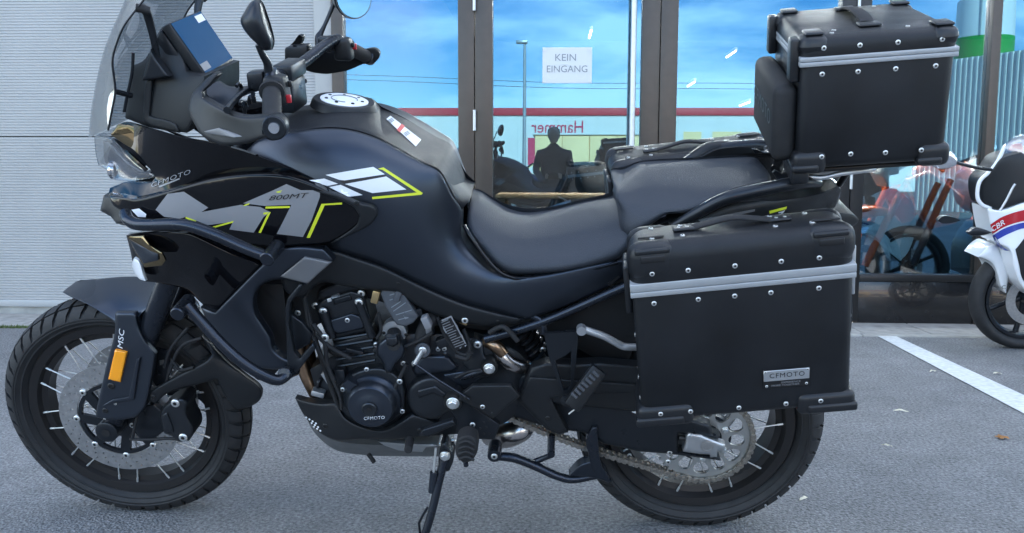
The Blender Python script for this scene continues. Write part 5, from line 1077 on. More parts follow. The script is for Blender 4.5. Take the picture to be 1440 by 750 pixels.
# radiator shroud with grey inlay
sh = panel('radiator_shroud', PX((282,432,.20),(303,440,.22),(340,402,.235),(368,374,.24),(392,353,.245),(420,347,.24),(455,350,.235),(470,366,.23),(448,385,.23),(430,402,.23),(420,398,.225),(396,393,.225)) + Q6((565,105,.225),(532,150,.225),(532,212,.225),(560,260,.225),(592,312,.225),(600,350,.225),(640,384,.225),(682,395,.225),(672,418,.225),(600,428,.225),(500,406,.22),(440,360,.215),(380,302,.21)), 'satin', bike, edge=.006, R=5, bulge=.004, thick=.02, step=5, mirror='copy', corner=40)
panel('grey_inlay', Q4((228,650,.249),(325,671,.246),(278,712,.246),(240,748,.246),(140,722,.249),(180,690,.25)), 'greyinlay', sh, edge=.003, R=3, thick=.006, step=4, curve=False, mirror='copy')
panel('shroud_arm', Q6((700,105,.235),(715,110,.235),(665,180,.235),(660,260,.235),(680,360,.235),(700,385,.235),(750,330,.235),(760,350,.235),(690,440,.24),(655,430,.24),(650,300,.235),(645,200,.235),(655,160,.235)), 'metalblack', bike, edge=.004, R=3, thick=.014, step=4, mirror='copy', curve=False)
panel('header_shield', Q7((55,180,.19),(100,210,.19),(140,260,.19),(130,300,.19),(75,330,.19),(60,260,.19)), 'metalblack', bike, edge=.003, R=3, thick=.01, step=4, mirror='copy', curve=False)
# crash bars
for s in (1, -1):
    m_ = np.array((1, s, 1)); F_ = BIKE if s > 0 else None
    cb = tube('crash_bar', [on(*q[:2], q[2])*m_ for q in Q3((150,425,.24),(165,455,.262),(200,474,.275),(260,478,.285),(420,478,.298),(560,522,.302),(690,580,.304),(800,622,.304))], .0128, 'tubeblack', bike, 16, frame=F_)
    cyl('bar_end', on(*Q3((797,638))[0], .325)*m_, on(*Q3((852,572))[0], .255)*m_, .0155, 'tubeblack', cb, 24, frame=F_)
    c2 = tube('crash_bar', [on(*q[:2], q[2])*m_ for q in Q6((275,185,.285),(350,270,.292),(420,345,.298),(490,405,.298),(560,448,.292),(620,468,.28),(660,440,.26))], .0128, 'tubeblack', bike, 16, frame=F_)
    cyl('bar_end', on(*Q6((237,222))[0], .31)*m_, on(*Q6((285,165))[0], .24)*m_, .0155, 'tubeblack', c2, 24, frame=F_)
    cyl('bar_clamp', on(*Q6((640,445))[0], .275)*m_, on(*Q6((680,430))[0], .20)*m_, .015, 'tubeblack', c2, 20, frame=F_)
# --- handlebar, controls, guards, mirrors: the far side is the near side mirrored
ge, gi = on(383, 180, .43), on(382, 128, .315)
bar = [ge*[1,1,1], gi, gi+(gi-ge)*.35+[0,0,-.002], on(*Q2((470,392))[0], .14), on(*Q2((560,335))[0], .04)*[1,0,1]]
cen_ = np.array((on(*Q2((560,335))[0], .0)[0], 0, on(*Q2((560,335))[0], 0.)[2]))
half = [ge, gi, gi+(gi-ge)*.5, np.array((cen_[0]-.01, -.10, cen_[2]+.0)), np.array((cen_[0]-.012, -.03, cen_[2]))]
path = half + [p*[1,-1,1] for p in half[::-1]]
hb = tube('handlebar', path, .0135, 'tubeblack', bike, 14)
box('bar_riser', (cen_[0]-.030,-.055,cen_[2]-.09), (cen_[0]+.008,.055,cen_[2]-.018), 'metalblack', bike, .008, 2, frame=BIKE); box('bar_clamp', (cen_[0]-.036,-.06,cen_[2]-.019), (cen_[0]+.012,.06,cen_[2]+.019), 'metalblack', bike, .008, 2, frame=BIKE)
gd_ = (gi-ge)/np.linalg.norm(gi-ge)
GRIP = lathe_geo(ge+gd_*.012, gd_, [(0,.016)]+[(.004+i*.006, .0175+.0006*(i % 2)) for i in range(17)]+[(.108,.017),(.110,.024),(.116,.024),(.117,.014)], 24)
SW = hexa(np.array([gi+gd_*.004+v for v in ((-.022,0,-.032),(.026,0,-.034),(.026,.05,-.034),(-.022,.05,-.032),(-.018,0,.026),(.022,0,.024),(.022,.05,.024),(-.018,.05,.026))]), .010, 3)
SW2 = hexa(np.array([gi+gd_*.03+v for v in ((-.05,0,-.012),(-.016,0,-.02),(-.016,.04,-.02),(-.05,.04,-.012),(-.05,0,.02),(-.016,0,.022),(-.016,.04,.022),(-.05,.04,.02))]), .006, 2)
LEV = tube_geo([gi+v for v in (np.array((-.045,.055,.0)), np.array((-.062,.02,-.006)), np.array((-.060,-.05,-.012)), np.array((-.052,-.105,-.016)))], [.006,.006,.0055,.007], 8)
END = lathe_geo(ge-gd_*.016, gd_, [(0,.014),(.002,.0185),(.024,.0195),(.026,.016)], 28); CAPB = lathe_geo(ge-gd_*.0175, gd_, [(0,.009),(.003,.0095)], 20)
for s in (1, -1):
    m_ = np.array((1, s, 1)); fl_ = (lambda g_: (g_[0]*m_, g_[1] if s > 0 else [f[::-1] for f in g_[1]])); F_ = BIKE
    mk('grip', *fl_(GRIP), 'rubber', bike, frame=F_); sw_ = mk('switch_housing', *fl_(SW), 'matte', bike, frame=F_); mk('lever_perch', *fl_(SW2), 'metalblack', bike, frame=F_); mk('lever', *fl_(LEV), 'metalblack', bike, frame=F_)
    be = mk('bar_end_weight', *fl_(END), 'metalblack', bike, frame=F_); mk('end_screw', *fl_(CAPB), 'chrome', be)
    box('switch_button', (-.006,-.004,-.008), (.006,.004,.008), 'switchred', sw_, .002, 2, tf=lambda V: V+(gi+gd_*.004+np.array((.027,.012,-.02 if s > 0 else 0.)))*m_)
    box('switch_button', (-.004,-.004,-.006), (.004,.004,.006), 'boltdark', sw_, .002, 2, tf=lambda V: V+(gi+gd_*.004+np.array((.028,.03,.006)))*m_)
# clutter of brake and clutch parts by the near grip
for i in range(7):
    a = on(*Q2((random.uniform(270,380), random.uniform(400,520)))[0], random.uniform(.22,.30)); b2 = a+np.array((random.uniform(-.03,.03), .03, random.uniform(-.03,.01))); tube('control_cable', [a, (a+b2)/2+[0,0,.012], b2], random.uniform(.003,.006), random.choice(('rubber','metalblack')), bike, 7)
# fluid reservoir on the far bar
rv = [on(*q, -.26) for q in Q2((508,228),(620,215),(625,310),(510,330))]
V, Fc = hexa(np.array([p+[0,.05,0] for p in (rv[3], rv[2])]+[rv[2], rv[3]]+[p+[0,.05,0] for p in (rv[0], rv[1])]+[rv[1], rv[0]]), .008, 2); mk('fluid_reservoir', V, Fc, 'matte', bike, frame=BIKE)
tube('front_brake_hose', [on(*q[:2], q[2]) for q in Q2((520,380,-.10),(560,400,-.14),(610,395,-.18),(612,385,-.20))], .0035, 'rubber', bike, 8)
hg_ = panel('hand_guard', Q2((75,440,.33),(110,405,.325),(140,375,.315),(182,345,.30),(200,360,.30),(150,412,.33),(118,440,.345),(120,470,.36),(200,515,.39),(260,545,.405),(320,560,.415),(400,556,.425),(480,552,.44),(515,580,.445),(520,612,.445),(500,650,.445),(460,668,.445),(420,662,.44),(330,690,.425),(250,698,.415),(200,694,.405),(125,658,.385),(85,605,.365),(54,535,.345),(58,480,.335)), 'matte', bike, edge=.010, R=5, thick=.018, step=3.5, mirror='copy', corner=50)
panel('guard_facet', Q2((125,632,.402),(195,615,.412),(320,655,.43),(270,660,.428),(140,640,.404)), 'greyinlay', hg_, edge=.001, thick=.003, step=3, curve=False)
panel('guard_inner', Q2((120,430,.30),(190,390,.27),(250,420,.28),(400,400,.24),(430,380,.22),(440,420,.26),(300,470,.32),(250,520,.35),(180,490,.33)), 'metalblack', bike, thick=.01, step=4, mirror='copy')
lathe('end_cap', on(*Q2((460,616))[0], .456), (0,1,0), [(0,.010),(.0,.020),(.003,.0225),(.02,.0225)], 'metalblack', bike, 32); lathe('end_screw', on(*Q2((460,616))[0], .459), (0,1,0), [(0,.006),(0,.010),(.004,.0115)], 'chrome', bike, 24)
mr = panel('mirror', Q2((300,100,.31),(318,60,.31),(348,12,.31),(375,-4,.31),(395,15,.31),(415,75,.31),(442,160,.31),(452,205,.31),(447,240,.31),(415,243,.31),(375,208,.31),(325,155,.31)), 'metalblack', bike, bulge=.03, pw=.6, edge=.004, thick=.012, step=3.5)
# left mirror head is turned to the rider; the glass sits on its far face
V = np.array([v.co[:] for v in mr.data.vertices]); V = V + np.array([0,0,0])
tube('mirror_stem', [on(*q[:2], q[2]) for q in Q2((385,215,.30),(405,260,.295),(428,300,.285),(436,340,.28),(438,375,.28))], [.006,.0065,.008,.0095,.0095], 'metalblack', bike, 10)
c_ = on(*Q2((845,-15))[0], -.36); rd = np.array((1.0,-.35,.1)); rd /= np.linalg.norm(rd)
V, Fc = lathe_geo((0,0,0), (0,0,1), [(-.035,.02),(-.022,.055),(-.005,.070),(.0,.070)], 32); V = V*[1.25,.8,1]
Rm = np.array(Vector(rd).to_track_quat('Z', 'Y').to_matrix()); m2 = mk('mirror', V@Rm.T+c_, Fc, 'metalblack', bike, frame=BIKE)
V, Fc = lathe_geo((0,0,0), (0,0,1), [(.0005,.066),(.001,.066)], 32); mk('mirror_glass', V*[1.25,.8,1]@Rm.T+c_, Fc, 'mirrorglass', m2)
tube('mirror_stem', [on(*q[:2], q[2]) for q in Q2((755,0,-.34),(738,45,-.335),(705,120,-.32),(688,155,-.315),(676,180,-.31),(676,222,-.30))], [.006,.0055,.005,.007,.010,.010], 'metalblack', bike, 10)
# --- luggage: each case is a thing of its own
def case_builder(o, org, ang, La, Lb, w0, w1, sgn, band, corner_spec, twist=0., roll=0.):
    """ a along the case, b up, w outwards on the case's side; returns mapping """
    ca, sa = math.cos(ang), math.sin(ang)
    def tf(V):
        V = np.asarray(V, float).copy(); V[:,0] += twist*(w1-V[:,1]); V[:,2] += roll*(w1-V[:,1]); return np.stack([org[0]+ca*V[:,0]-sa*V[:,2], -sgn*V[:,1], org[1]+sa*V[:,0]+ca*V[:,2]], 1)
    return tf
F2 = BIKE
def sbox(o, nm, tf, lo, hi, mat, bev, seg=4, reg=True, sharp=50): return box(nm, lo, hi, mat, o, bev, seg, tf=tf, frame=BIKE if reg else None, sharp=sharp)
def strap(P, hw, th):
    """padded strap along P, wider than thick"""
    P = np.array(P); V, Fc = tube_geo(P, 1., 12, sub=6); n = len(V)//12; C = V.reshape(n, 12, 3); cen = C.mean(1); out = []
    for i in range(n):
        T = (cen[min(i+1, n-1)]-cen[max(i-1, 0)]); T /= np.linalg.norm(T); sd_ = np.cross(T, (0,0,1.)); sd_ /= np.linalg.norm(sd_); up = np.cross(sd_, T)
        for k in range(12): a = 2*math.pi*k/12; out.append(cen[i]+sd_*hw*math.copysign(abs(math.cos(a))**.5, math.cos(a))+up*th*math.copysign(abs(math.sin(a))**.6, math.sin(a)))
    return np.array(out), Fc
def pannier(sgn, label):
    base = (1.50, -sgn*.37, .60)
    o = thing('pannier_case', label, 'pannier', BIKE, base, 'pannier cases')
    w0, w1 = .238, .400; q0, q1 = on(901,597,w1), on(1199,573,w1); dd = q1-q0; ang = math.atan2(dd[2], dd[0]); La = math.hypot(dd[0], dd[2]); N = sgn > 0
    up = np.array((-math.sin(ang), 0, math.cos(ang))); B0 = (on(887,419,w1)-q0)@up; B1 = (on(885,403,w1)-q0)@up; Lb = (on(882,349,w1)-q0)@up
    tf = case_builder(o, (q0[0], q0[2]), ang, La, Lb, w0, w1, sgn, None, None, twist=.07, roll=-.08)
    kx = La/.408; Lx = lambda a: a*kx
    sbox(o, 'case_body', tf, (.003,w0+.002,.0), (La-.003,w1-.0025,B0+.021), 'case', .020, 4, N)
    sbox(o, 'rim_band', tf, (.0,w0,B0-.002), (La,w1+.0012,B0+.0095), 'band', .0018, 2, N); sbox(o, 'rim_band', tf, (.0,w0,B0+.0100), (La,w1+.0012,B1+.002), 'band', .0018, 2, N)
    lid = sbox(o, 'lid', tf, (.001,w0+.001,B1-.036), (La-.001,w1-.001,Lb), 'case', .034, 6, N)
    for a0, a1 in ((-.002,.098), (La-.098,La+.002)):
        sbox(lid, 'corner_guard', tf, (a0,w1-.06,B1+.001), (a1,w1+.0015,Lb+.0018), 'casecorner', .029, 6, N); sbox(lid, 'corner_guard', tf, (a0,w0-.001,B1+.001), (a1,w0+.06,Lb+.0018), 'casecorner', .029, 6, N)
        lo_, hi_ = (a0-.004, a1+.014) if a0 < .1 else (a0-.014, a1+.004)
        c0 = sbox(o, 'corner_guard', tf, (lo_,w0-.003,-.010), (hi_,w1+.005,.040), 'casecorner', .014, 4, N)
        sbox(c0, 'guard_ridge', tf, (a0-.007 if a0 < .1 else a0+.006,w0-.005,-.004), (a1-.006 if a0 < .1 else a1+.007,w1+.010,.016), 'casecorner', .006, 3, N)
        m_ = (a0+a1)/2
        for k, wq in enumerate((w1-.010,)):                # lashing eyes moulded in the guards
            sbox(lid, 'lashing_eye', tf, (m_-.034,wq-.018,Lb-.020), (m_+.034,wq+.011,Lb-.008), 'casecorner', .004, 2, N); sbox(lid, 'lashing_eye', tf, (m_-.026,wq-.045,Lb+.0015), (m_+.026,wq-.034,Lb+.0045), 'dark', .001, 1, N)
            sbox(lid, 'lashing_slot', tf, (m_-.024,w1-.004,Lb-.036), (m_+.024,w1+.0035,Lb-.021), 'dark', .003, 2, N)
    # strap handle on the lid
    P = lambda q: tf(np.array(q))
    hp = tf(np.array([(.13,w1-.085,Lb+.003),(.165,w1-.085,Lb+.010),(.21,w1-.085,Lb+.017),(.255,w1-.085,Lb+.010),(.29,w1-.085,Lb+.003)]))
    hd = mk('handle', *strap(hp, .013, .0035), 'rubber', o, frame=BIKE if N else None)
    for a in (.115,.305): sbox(hd, 'handle_mount', tf, (a-.022,w1-.098,Lb+.0005), (a+.022,w1-.072,Lb+.007), 'casecorner', .003, 2, N)
    for a in (.105,.122,.298,.315): put('rivet', bolt_mesh('bolt', 'socket'), tf(np.array([(a,w1-.085,Lb+.007)]))[0], (0,0,1), .0035, hd)
    # latch and hinges on the ends
    for b0, wq in ((B0-.05,w1-.06), (B0-.05,w0+.05)):
        sbox(o, 'latch', tf, (-.012,wq-.025,b0), (.002,wq+.025,B1+.03), 'casecorner', .004, 2, N); sbox(o, 'hinge_plate', tf, (La-.002,wq-.03,b0), (La+.006,wq+.03,B1+.03), 'alu', .002, 2, N)
    for (a, b, f) in [(.045,B1+.022,1),(.115,B1+.022,1),(.205,B1+.022,1),(.293,B1+.022,1),(.365,B1+.022,1),(.045,B0-.018,1),(.132,B0-.018,1),(.203,B0-.018,1),(.273,B0-.018,1),(.365,B0-.018,1),(.043,.024,1),(.105,.024,1),(.30,.024,1),(.370,.024,1),(.205,.020,1)]:
        extra = .003 if b > B1 and (a < .1 or a > .31) else 0.; off = .0065 if (b < .03 and (a < .12 or a > .28)) else (.0015 if b > B1 else 0)
        put('rivet', bolt_mesh('bolt', 'socket'), tf(np.array([(a,w1-.002+off,b)]))[0], (0,-sgn,0), .0052, o)
    for (a, wq) in ((.05,w1-.045),(.11,w1-.045),(.29,w1-.045),(.36,w1-.045),(.05,w0+.045),(.11,w0+.045),(.29,w0+.045),(.36,w0+.045)): put('rivet', bolt_mesh('bolt', 'socket'), tf(np.array([(a,wq,Lb+.0012)]))[0], (0,0,1), .005, o)
    for b in (.05,.10,.20): put('rivet', bolt_mesh('bolt', 'socket'), tf(np.array([(.003,w1-.03,b)]))[0], (-1,0,0), .005, o); put('rivet', bolt_mesh('bolt', 'socket'), tf(np.array([(La-.003,w1-.03,b)]))[0], (1,0,0), .005, o)
    return o, tf, w1
lp, tfL, w1L = pannier(1, 'black aluminium side case with silver rim and maker plate, nearest the camera')
rp_, tfR, _ = pannier(-1, 'black aluminium side case on the far side behind the pillion seat')
pb_ = box('maker_plate', (.255,w1L-.003,.062), (.349,w1L+.0006,.104), 'blackprint', lp, .001, 1, tf=tfL, frame=BIKE); pa_ = box('plate_face', (.256,w1L-.003,.078), (.348,w1L+.0013,.103), 'alu', pb_, .001, 1, tf=tfL, frame=BIKE)
def case_text(nm, s, a0, a1, b0, h_, wq, mat, par, tf, shear=0, spacing=1.):
    V, Fc = text_geo(s, shear, spacing); lo, hi = V.min(0), V.max(0); xx = a0+(V[:,0]-lo[0])/(hi[0]-lo[0])*(a1-a0); zz = b0+V[:,1]/hi[1]*h_
    return mk(nm, tf(np.stack([xx, np.full(len(V), wq), zz], 1)), Fc, mat, par, smooth=False, recalc=False)
case_text('lettering', 'CFMOTO', .268, .338, .086, .0105, w1L+.0018, 'blackprint', pb_, tfL, spacing=1.15); case_text('lettering', 'EXPERIENCE', .292, .330, .0715, .0042, w1L+.0011, 'silverprint', pb_, tfL); case_text('lettering', 'MORE TOGETHER', .272, .328, .0655, .0042, w1L+.0011, 'silverprint', pb_, tfL)
for a, b in ((.260,.100),(.344,.100),(.262,.067),(.342,.067)): put('rivet', bolt_mesh('bolt', 'socket'), tfL(np.array([(a,w1L+.001,b)]))[0], (0,-1,0), .003, pb_)
# top case
tcz = thing('top_case', 'black aluminium top case with silver rim and backrest pad on the rear rack', 'top case', BIKE, (1.78,0,1.06))
w0, w1 = -.185, .200; q0, q1 = on(1118,242,w1), on(1331,228,w1); dd = q1-q0; ang = math.atan2(dd[2], dd[0]); La = math.hypot(dd[0], dd[2])
up = np.array((-math.sin(ang), 0, math.cos(ang))); B0 = (on(1118,95,w1)-q0)@up; B1 = (on(1118,84,w1)-q0)@up; Lb = (on(1118,55,w1)-q0)@up
tf = case_builder(tcz, (q0[0], q0[2]), ang, La, Lb, w0, w1, 1, None, None, twist=.10, roll=.03)
sbox(tcz, 'case_body', tf, (.003,w0+.002,.0), (La-.003,w1-.0025,B0+.021), 'case', .020, 4)
sbox(tcz, 'rim_band', tf, (.0,w0,B0-.002), (La,w1+.0012,B0+.0075), 'band', .0018, 2); sbox(tcz, 'rim_band', tf, (.0,w0,B0+.008), (La,w1+.0012,B1+.002), 'band', .0018, 2)
lid = sbox(tcz, 'lid', tf, (.001,w0+.001,B1-.025), (La-.001,w1-.001,Lb), 'case', .023, 5)
for a0, a1 in ((-.002,.06), (La-.055,La+.002)):
    for q0, q1 in ((w0-.001,w0+.075), (w1-.075,w1+.0015)): 
        sbox(lid, 'corner_guard', tf, (a0,q0,B1+.001), (a1,q1,Lb+.0018), 'casecorner', .0235, 5); m_ = (a0+a1)/2; sbox(lid, 'lashing_eye', tf, (m_-.018,(q0+q1)/2-.026,Lb+.001), (m_+.018,(q0+q1)/2+.026,Lb+.007), 'casecorner', .003, 2)
    c0 = sbox(tcz, 'corner_guard', tf, (a0-.004,w0-.004,-.008), (a1+.004,w1+.005,.040), 'casecorner', .014, 4); sbox(c0, 'guard_ridge', tf, (a0-.006,w0-.006,-.002), (a1-.012,w1+.009,.014), 'casecorner', .006, 3)
for (a, b) in ((.045,B1+.018),(.115,B1+.018),(.188,B1+.018),(.272,B1+.018),(.045,B0-.018),(.115,B0-.018),(.188,B0-.018),(.265,B0-.018),(.052,.030),(.112,.030),(.182,.028),(.252,.030)):
    off = .006 if (b < .05 and (a < .07 or a > .24)) else (.0015 if (b > B1 and (a < .06 or a > .24)) else 0); put('rivet', bolt_mesh('bolt', 'socket'), tf(np.array([(a,w1-.002+off,b)]))[0], (0,-1,0), .0052, tcz)
for (a, wq) in ((.075,w1-.06),(.065,w1-.03),(.04,w0+.05),(.22,w0+.05),(.215,w1-.04)): put('rivet', bolt_mesh('bolt', 'socket'), tf(np.array([(a,wq,Lb+.001)]))[0], (0,0,1), .0045, tcz)
hp = tf(np.array([(.15,.10,Lb+.004),(.15,.06,Lb+.012),(.15,.0,Lb+.015),(.15,-.06,Lb+.012),(.15,-.10,Lb+.004)])); hd = mk('handle', *strap(hp, .015, .004), 'rubber', tcz, frame=BIKE)
for wq in (.115,-.115): sbox(hd, 'handle_mount', tf, (.128,wq-.02,Lb+.0005), (.172,wq+.02,Lb+.007), 'casecorner', .003, 2)
for wq in (.16, -.16): sbox(tcz, 'latch', tf, (-.016,wq-.022,B0-.035), (.003,wq+.022,B1+.035), 'casecorner', .004, 2)
sbox(tcz, 'latch_arrow', tf, (.035,w1-.075,Lb+.001), (.05,w1-.045,Lb+.004), 'dark', .001, 1)
pad = sbox(tcz, 'backrest_pad', tf, (-.046,-.165,.014), (.004,.178,.176), 'rubber', .020, 5)
V, Fc = text_geo('CFMOTO', 0, 1.1); lo, hi = V.min(0), V.max(0); wq = -.140+(V[:,0]-lo[0])/(hi[0]-lo[0])*.28; bq = .085+V[:,1]/hi[1]*.032
mk('lettering', tf(np.stack([np.full(len(V), -.0468), wq, bq], 1)), Fc, 'blackprint', pad, smooth=False, recalc=False)
sbox(tcz, 'lock_plate', tf, (-.006,.10,-.03), (.03,.20,.004), 'casecorner', .006, 3); sbox(tcz, 'mounting_plate', tf, (.02,-.15,-.022), (La-.03,.15,-.011), 'casecorner', .004, 2)
# ------------------------------------------------------------------ other motorcycles
class Flat:
    """same tracing tools, but the outline is given straight in the thing's own millimetres"""
    def __init__(s): s.trees = []
    def on(s, px, py, w): return np.array((px/1000., -w, -py/1000.))
LOC = Flat()
def lpan(name, pts, mat, parent, w, **k):
    k.setdefault('step', 28.); k.setdefault('R', 25.); return panel(name, [(p[0]*1000, -p[1]*1000)+tuple(p[2:]) for p in pts], mat, parent, w=w, frame=LOC, **k)
def cast_wheel(name, c, R, Wt, parent, spoke_mat='metalblack', n=6):
    h = .072; rr = R-h; prof = [(math.sin(a*math.pi*.84)*Wt/2, rr+h*.5+h*.5*math.cos(a*math.pi*.84)) for a in np.linspace(-1,1,19)]
    V, Fc = rev_geo(c, prof+[(Wt*.32, rr-.01), (-Wt*.32, rr-.01)], 72); wh = mk(name, V, Fc, 'tyre', parent)
    V, Fc = rev_geo(c, [(-Wt*.36,rr+.004),(-Wt*.36,rr-.012),(-Wt*.2,rr-.022),(Wt*.2,rr-.022),(Wt*.36,rr-.012),(Wt*.36,rr+.004)], 72); mk('rim', V, Fc, spoke_mat, wh)
    V, Fc = rev_geo(c, [(-.05,.012),(-.05,.04),(.05,.04),(.05,.012)], 24); mk('hub', V, Fc, spoke_mat, wh)
    for k in range(n):
        a = 2*math.pi*k/n+.3; p0 = c+np.array((.03*math.cos(a),0,.03*math.sin(a))); p1 = c+np.array(((rr-.015)*math.cos(a+.08),0,(rr-.015)*math.sin(a+.08))); tube('spoke', [p0, (p0+p1)/2, p1], [.022,.013,.016], spoke_mat, wh, 8, frame=None)
    V, Fc = rev_geo(c, [(-.075,.095),(-.075,.145),(-.07,.145),(-.07,.095)], 60); mk('brake_disc', V, Fc, 'steel', wh); return wh
def parked_bike(o, R, wb, paint, paint2, kind):
    """a plainer machine of the same size: wheels, fork, engine, tank, seat, tail, bars"""
    cf = np.array((0,0,R)); cr_ = np.array((wb,0,R)); cast_wheel('front_wheel', cf, R, .115, o); cast_wheel('rear_wheel', cr_, R, .16, o)
    for s in (-1, 1):
        tube('fork_leg', [(0,s*.10,R), (.20,s*.10,R+.47), (.27,s*.10,R+.62)], [.026,.026,.024], 'metalblack' if kind == 'sport' else 'orange', o, 12, curve=False, frame=None); tube('swingarm', [(wb,s*.10,R), (wb-.5,s*.11,R+.06)], [.024,.032], 'metalblack', o, 10, curve=False, frame=None)
    lpan('engine', [(.38,.28),(.62,.20),(.92,.24),(.95,.48),(.80,.62),(.50,.66),(.40,.50)], 'casing', o, .15, edge=.03, R=40, back=-.15)
    for s in (-1, 1):
        yy = s*.17; lathe('engine_cover', (.74, yy*.85, .38), (0,s,0), [(0,.10),(.03,.10),(.04,.085),(.045,0)], 'castblue', o, 28, None)
    lpan('tank', [(.36,.98,.03),(.46,1.06,0),(.60,1.08,0),(.78,1.0,.03),(.88,.86,.08),(.80,.72,.12),(.55,.70,.15),(.40,.80,.12)], paint, o, .1, bulge=.09, pw=.6, back=0., mirror=True)
    lpan('seat', [(.82,.88,.04),(.95,.82,0),(1.15,.86,0),(1.40,.97,.0),(1.46,.96,.03),(1.36,.86,.10),(1.1,.76,.12),(.88,.74,.12)], 'seat', o, .1, bulge=.03, back=0., mirror=True)
    lpan('tail', [(1.05,.76),(1.35,.86),(1.55,.98),(1.58,.94),(1.40,.78),(1.10,.68)], paint2, o, .09, edge=.02, back=-.09); lathe('exhaust', (1.0,.16,.34), (1,.05,.35), [(0,.03),(.1,.055),(.4,.06),(.44,.04)], 'alu', o, 24, None)
    tube('handlebar', [(.42,-.36,1.06),(.36,-.28,1.06),(.30,-.08,1.03),(.30,.08,1.03),(.36,.28,1.06),(.42,.36,1.06)], .012, 'tubeblack', o, 10, frame=None)
    for s in (-1, 1): tube('grip', [(.39,s*.32,1.06), (.45,s*.42,1.06)], .018, 'rubber', o, 10, curve=False, frame=None)
    return cf
# white sport tourer at the right edge
WB = Frame((0, 2.47, 0), .13)
c0 = WB.on(1443, 415, 0.); ox = c0[0]
wbk = thing('white_motorcycle', 'white fully faired motorcycle with red and blue stripes, cut off by the right edge', 'motorcycle', WB, (ox, 0, 0)); BASE[wbk.name] = np.zeros(3)
parked_bike(wbk, .300, 1.41, 'whitepaint', 'whitepaint', 'sport')
BASE[wbk.name] = np.array((ox, 0, 0.))
def wp(name, pts, mat, par=None, w=.1, **k): k.setdefault('step', 3.); k.setdefault('R', 3.); k.setdefault('edge', .006); return panel(name, S8(*pts), mat, par or wbk, w=w, frame=WB, **k)
wf = wp('front_fender', [(456,425),(478,400),(503,384),(522,386),(538,425),(560,455),(556,500),(550,545),(532,522),(520,480),(505,448),(480,432)], 'whitepaint', w=.075, bulge=.02, back=-.075)
lettering('emblem', 'C', *S8((536,530),(548,530)), 5, 'boltdark', wf, WB, TREE(wf))
ff = wp('side_fairing', [(486,262,.13),(530,272,.17),(612,246,.20),(680,240,.22),(760,300,.23),(750,420,.22),(690,520,.19),(640,560,.17),(600,520,.19),(575,460,.20),(562,402,.20),(524,378,.17),(500,330,.14)], 'whitepaint', bulge=.02, back=-.03)
fd_ = lambda nm, mat, *p: decal(nm, S8(*p), mat, ff, WB, TREE(ff), step=3, curve=True, lift=.002)
fd_('stripe_red', 'redpaint', (499,318),(540,292),(612,270),(700,262),(720,300),(612,306),(545,326),(506,350)); fd_('stripe_blue', 'bluepaint', (506,355),(545,331),(612,311),(720,304),(730,330),(612,330),(560,348),(522,368),(540,392),(562,404),(548,404),(520,385))
fd_('side_vent', 'dark', (580,400),(640,340),(740,340),(740,410),(690,500),(640,530),(605,500),(592,450))
lettering('lettering', 'CBR', *S8((507,342),(548,316)), 7, 'whiteprint', ff, WB, TREE(ff), shear=.3, lift=.004)
wp('nose_cowl', [(462,172,.10),(500,140,.13),(538,100,.15),(600,80,.16),(660,120,.18),(650,235,.20),(600,246,.19),(530,266,.16),(472,250,.11),(460,215,.10)], 'matte', bulge=.015, back=-.01)
tube('nose_edge', [WB.on(*q, .13) for q in S8((545,60),(525,105),(500,140),(466,172),(456,205),(458,236),(475,256),(500,264))], .010, 'whitepaint', wbk, 10, frame=None)
wp('headlight', [(490,262,.10),(530,274,.12),(520,320,.10),(500,318,.08),(480,290,.07)], 'dark', back=-.09)
wp('windscreen', [(528,100,.10),(540,62,.08),(575,32,.03),(612,22,.0),(690,30,-.02),(740,80,.0),(720,140,.14),(640,130,.15),(560,120,.13)], 'perspex', edge=0, bulge=.03, thick=.004)
wp('dash', [(552,140,.03),(575,118,.03),(640,105,.0),(660,150,.05),(600,160,.06)], 'screen', thick=.03); wp('windscreen_knob', [(560,80,.06),(575,55,.06),(600,52,.06),(608,75,.06),(590,98,.06),(568,96,.06)], 'redprint', w=.06, thick=.02)
mm = wp('mirror', [(308,124,.33),(325,98,.33),(348,74,.33),(372,80,.33),(390,103,.33),(386,126,.33),(335,136,.33)], 'mirrorglass', bulge=.006, thick=.03); tube('mirror_stem', [WB.on(*S8((388,115))[0], .33), WB.on(*S8((440,128))[0], .26), WB.on(*S8((500,138))[0], .17)], .009, 'metalblack', wbk, 8, frame=None)
wp('indicator', [(424,346),(445,330),(478,334),(505,345),(480,353),(440,356)], 'metalblack', w=.19, bulge=.006, thick=.03, mirror=True)
tube('lever', [WB.on(*q, .30) for q in S8((530,272),(550,240),(570,200),(580,185))], .006, 'alu', wbk, 8, frame=None)
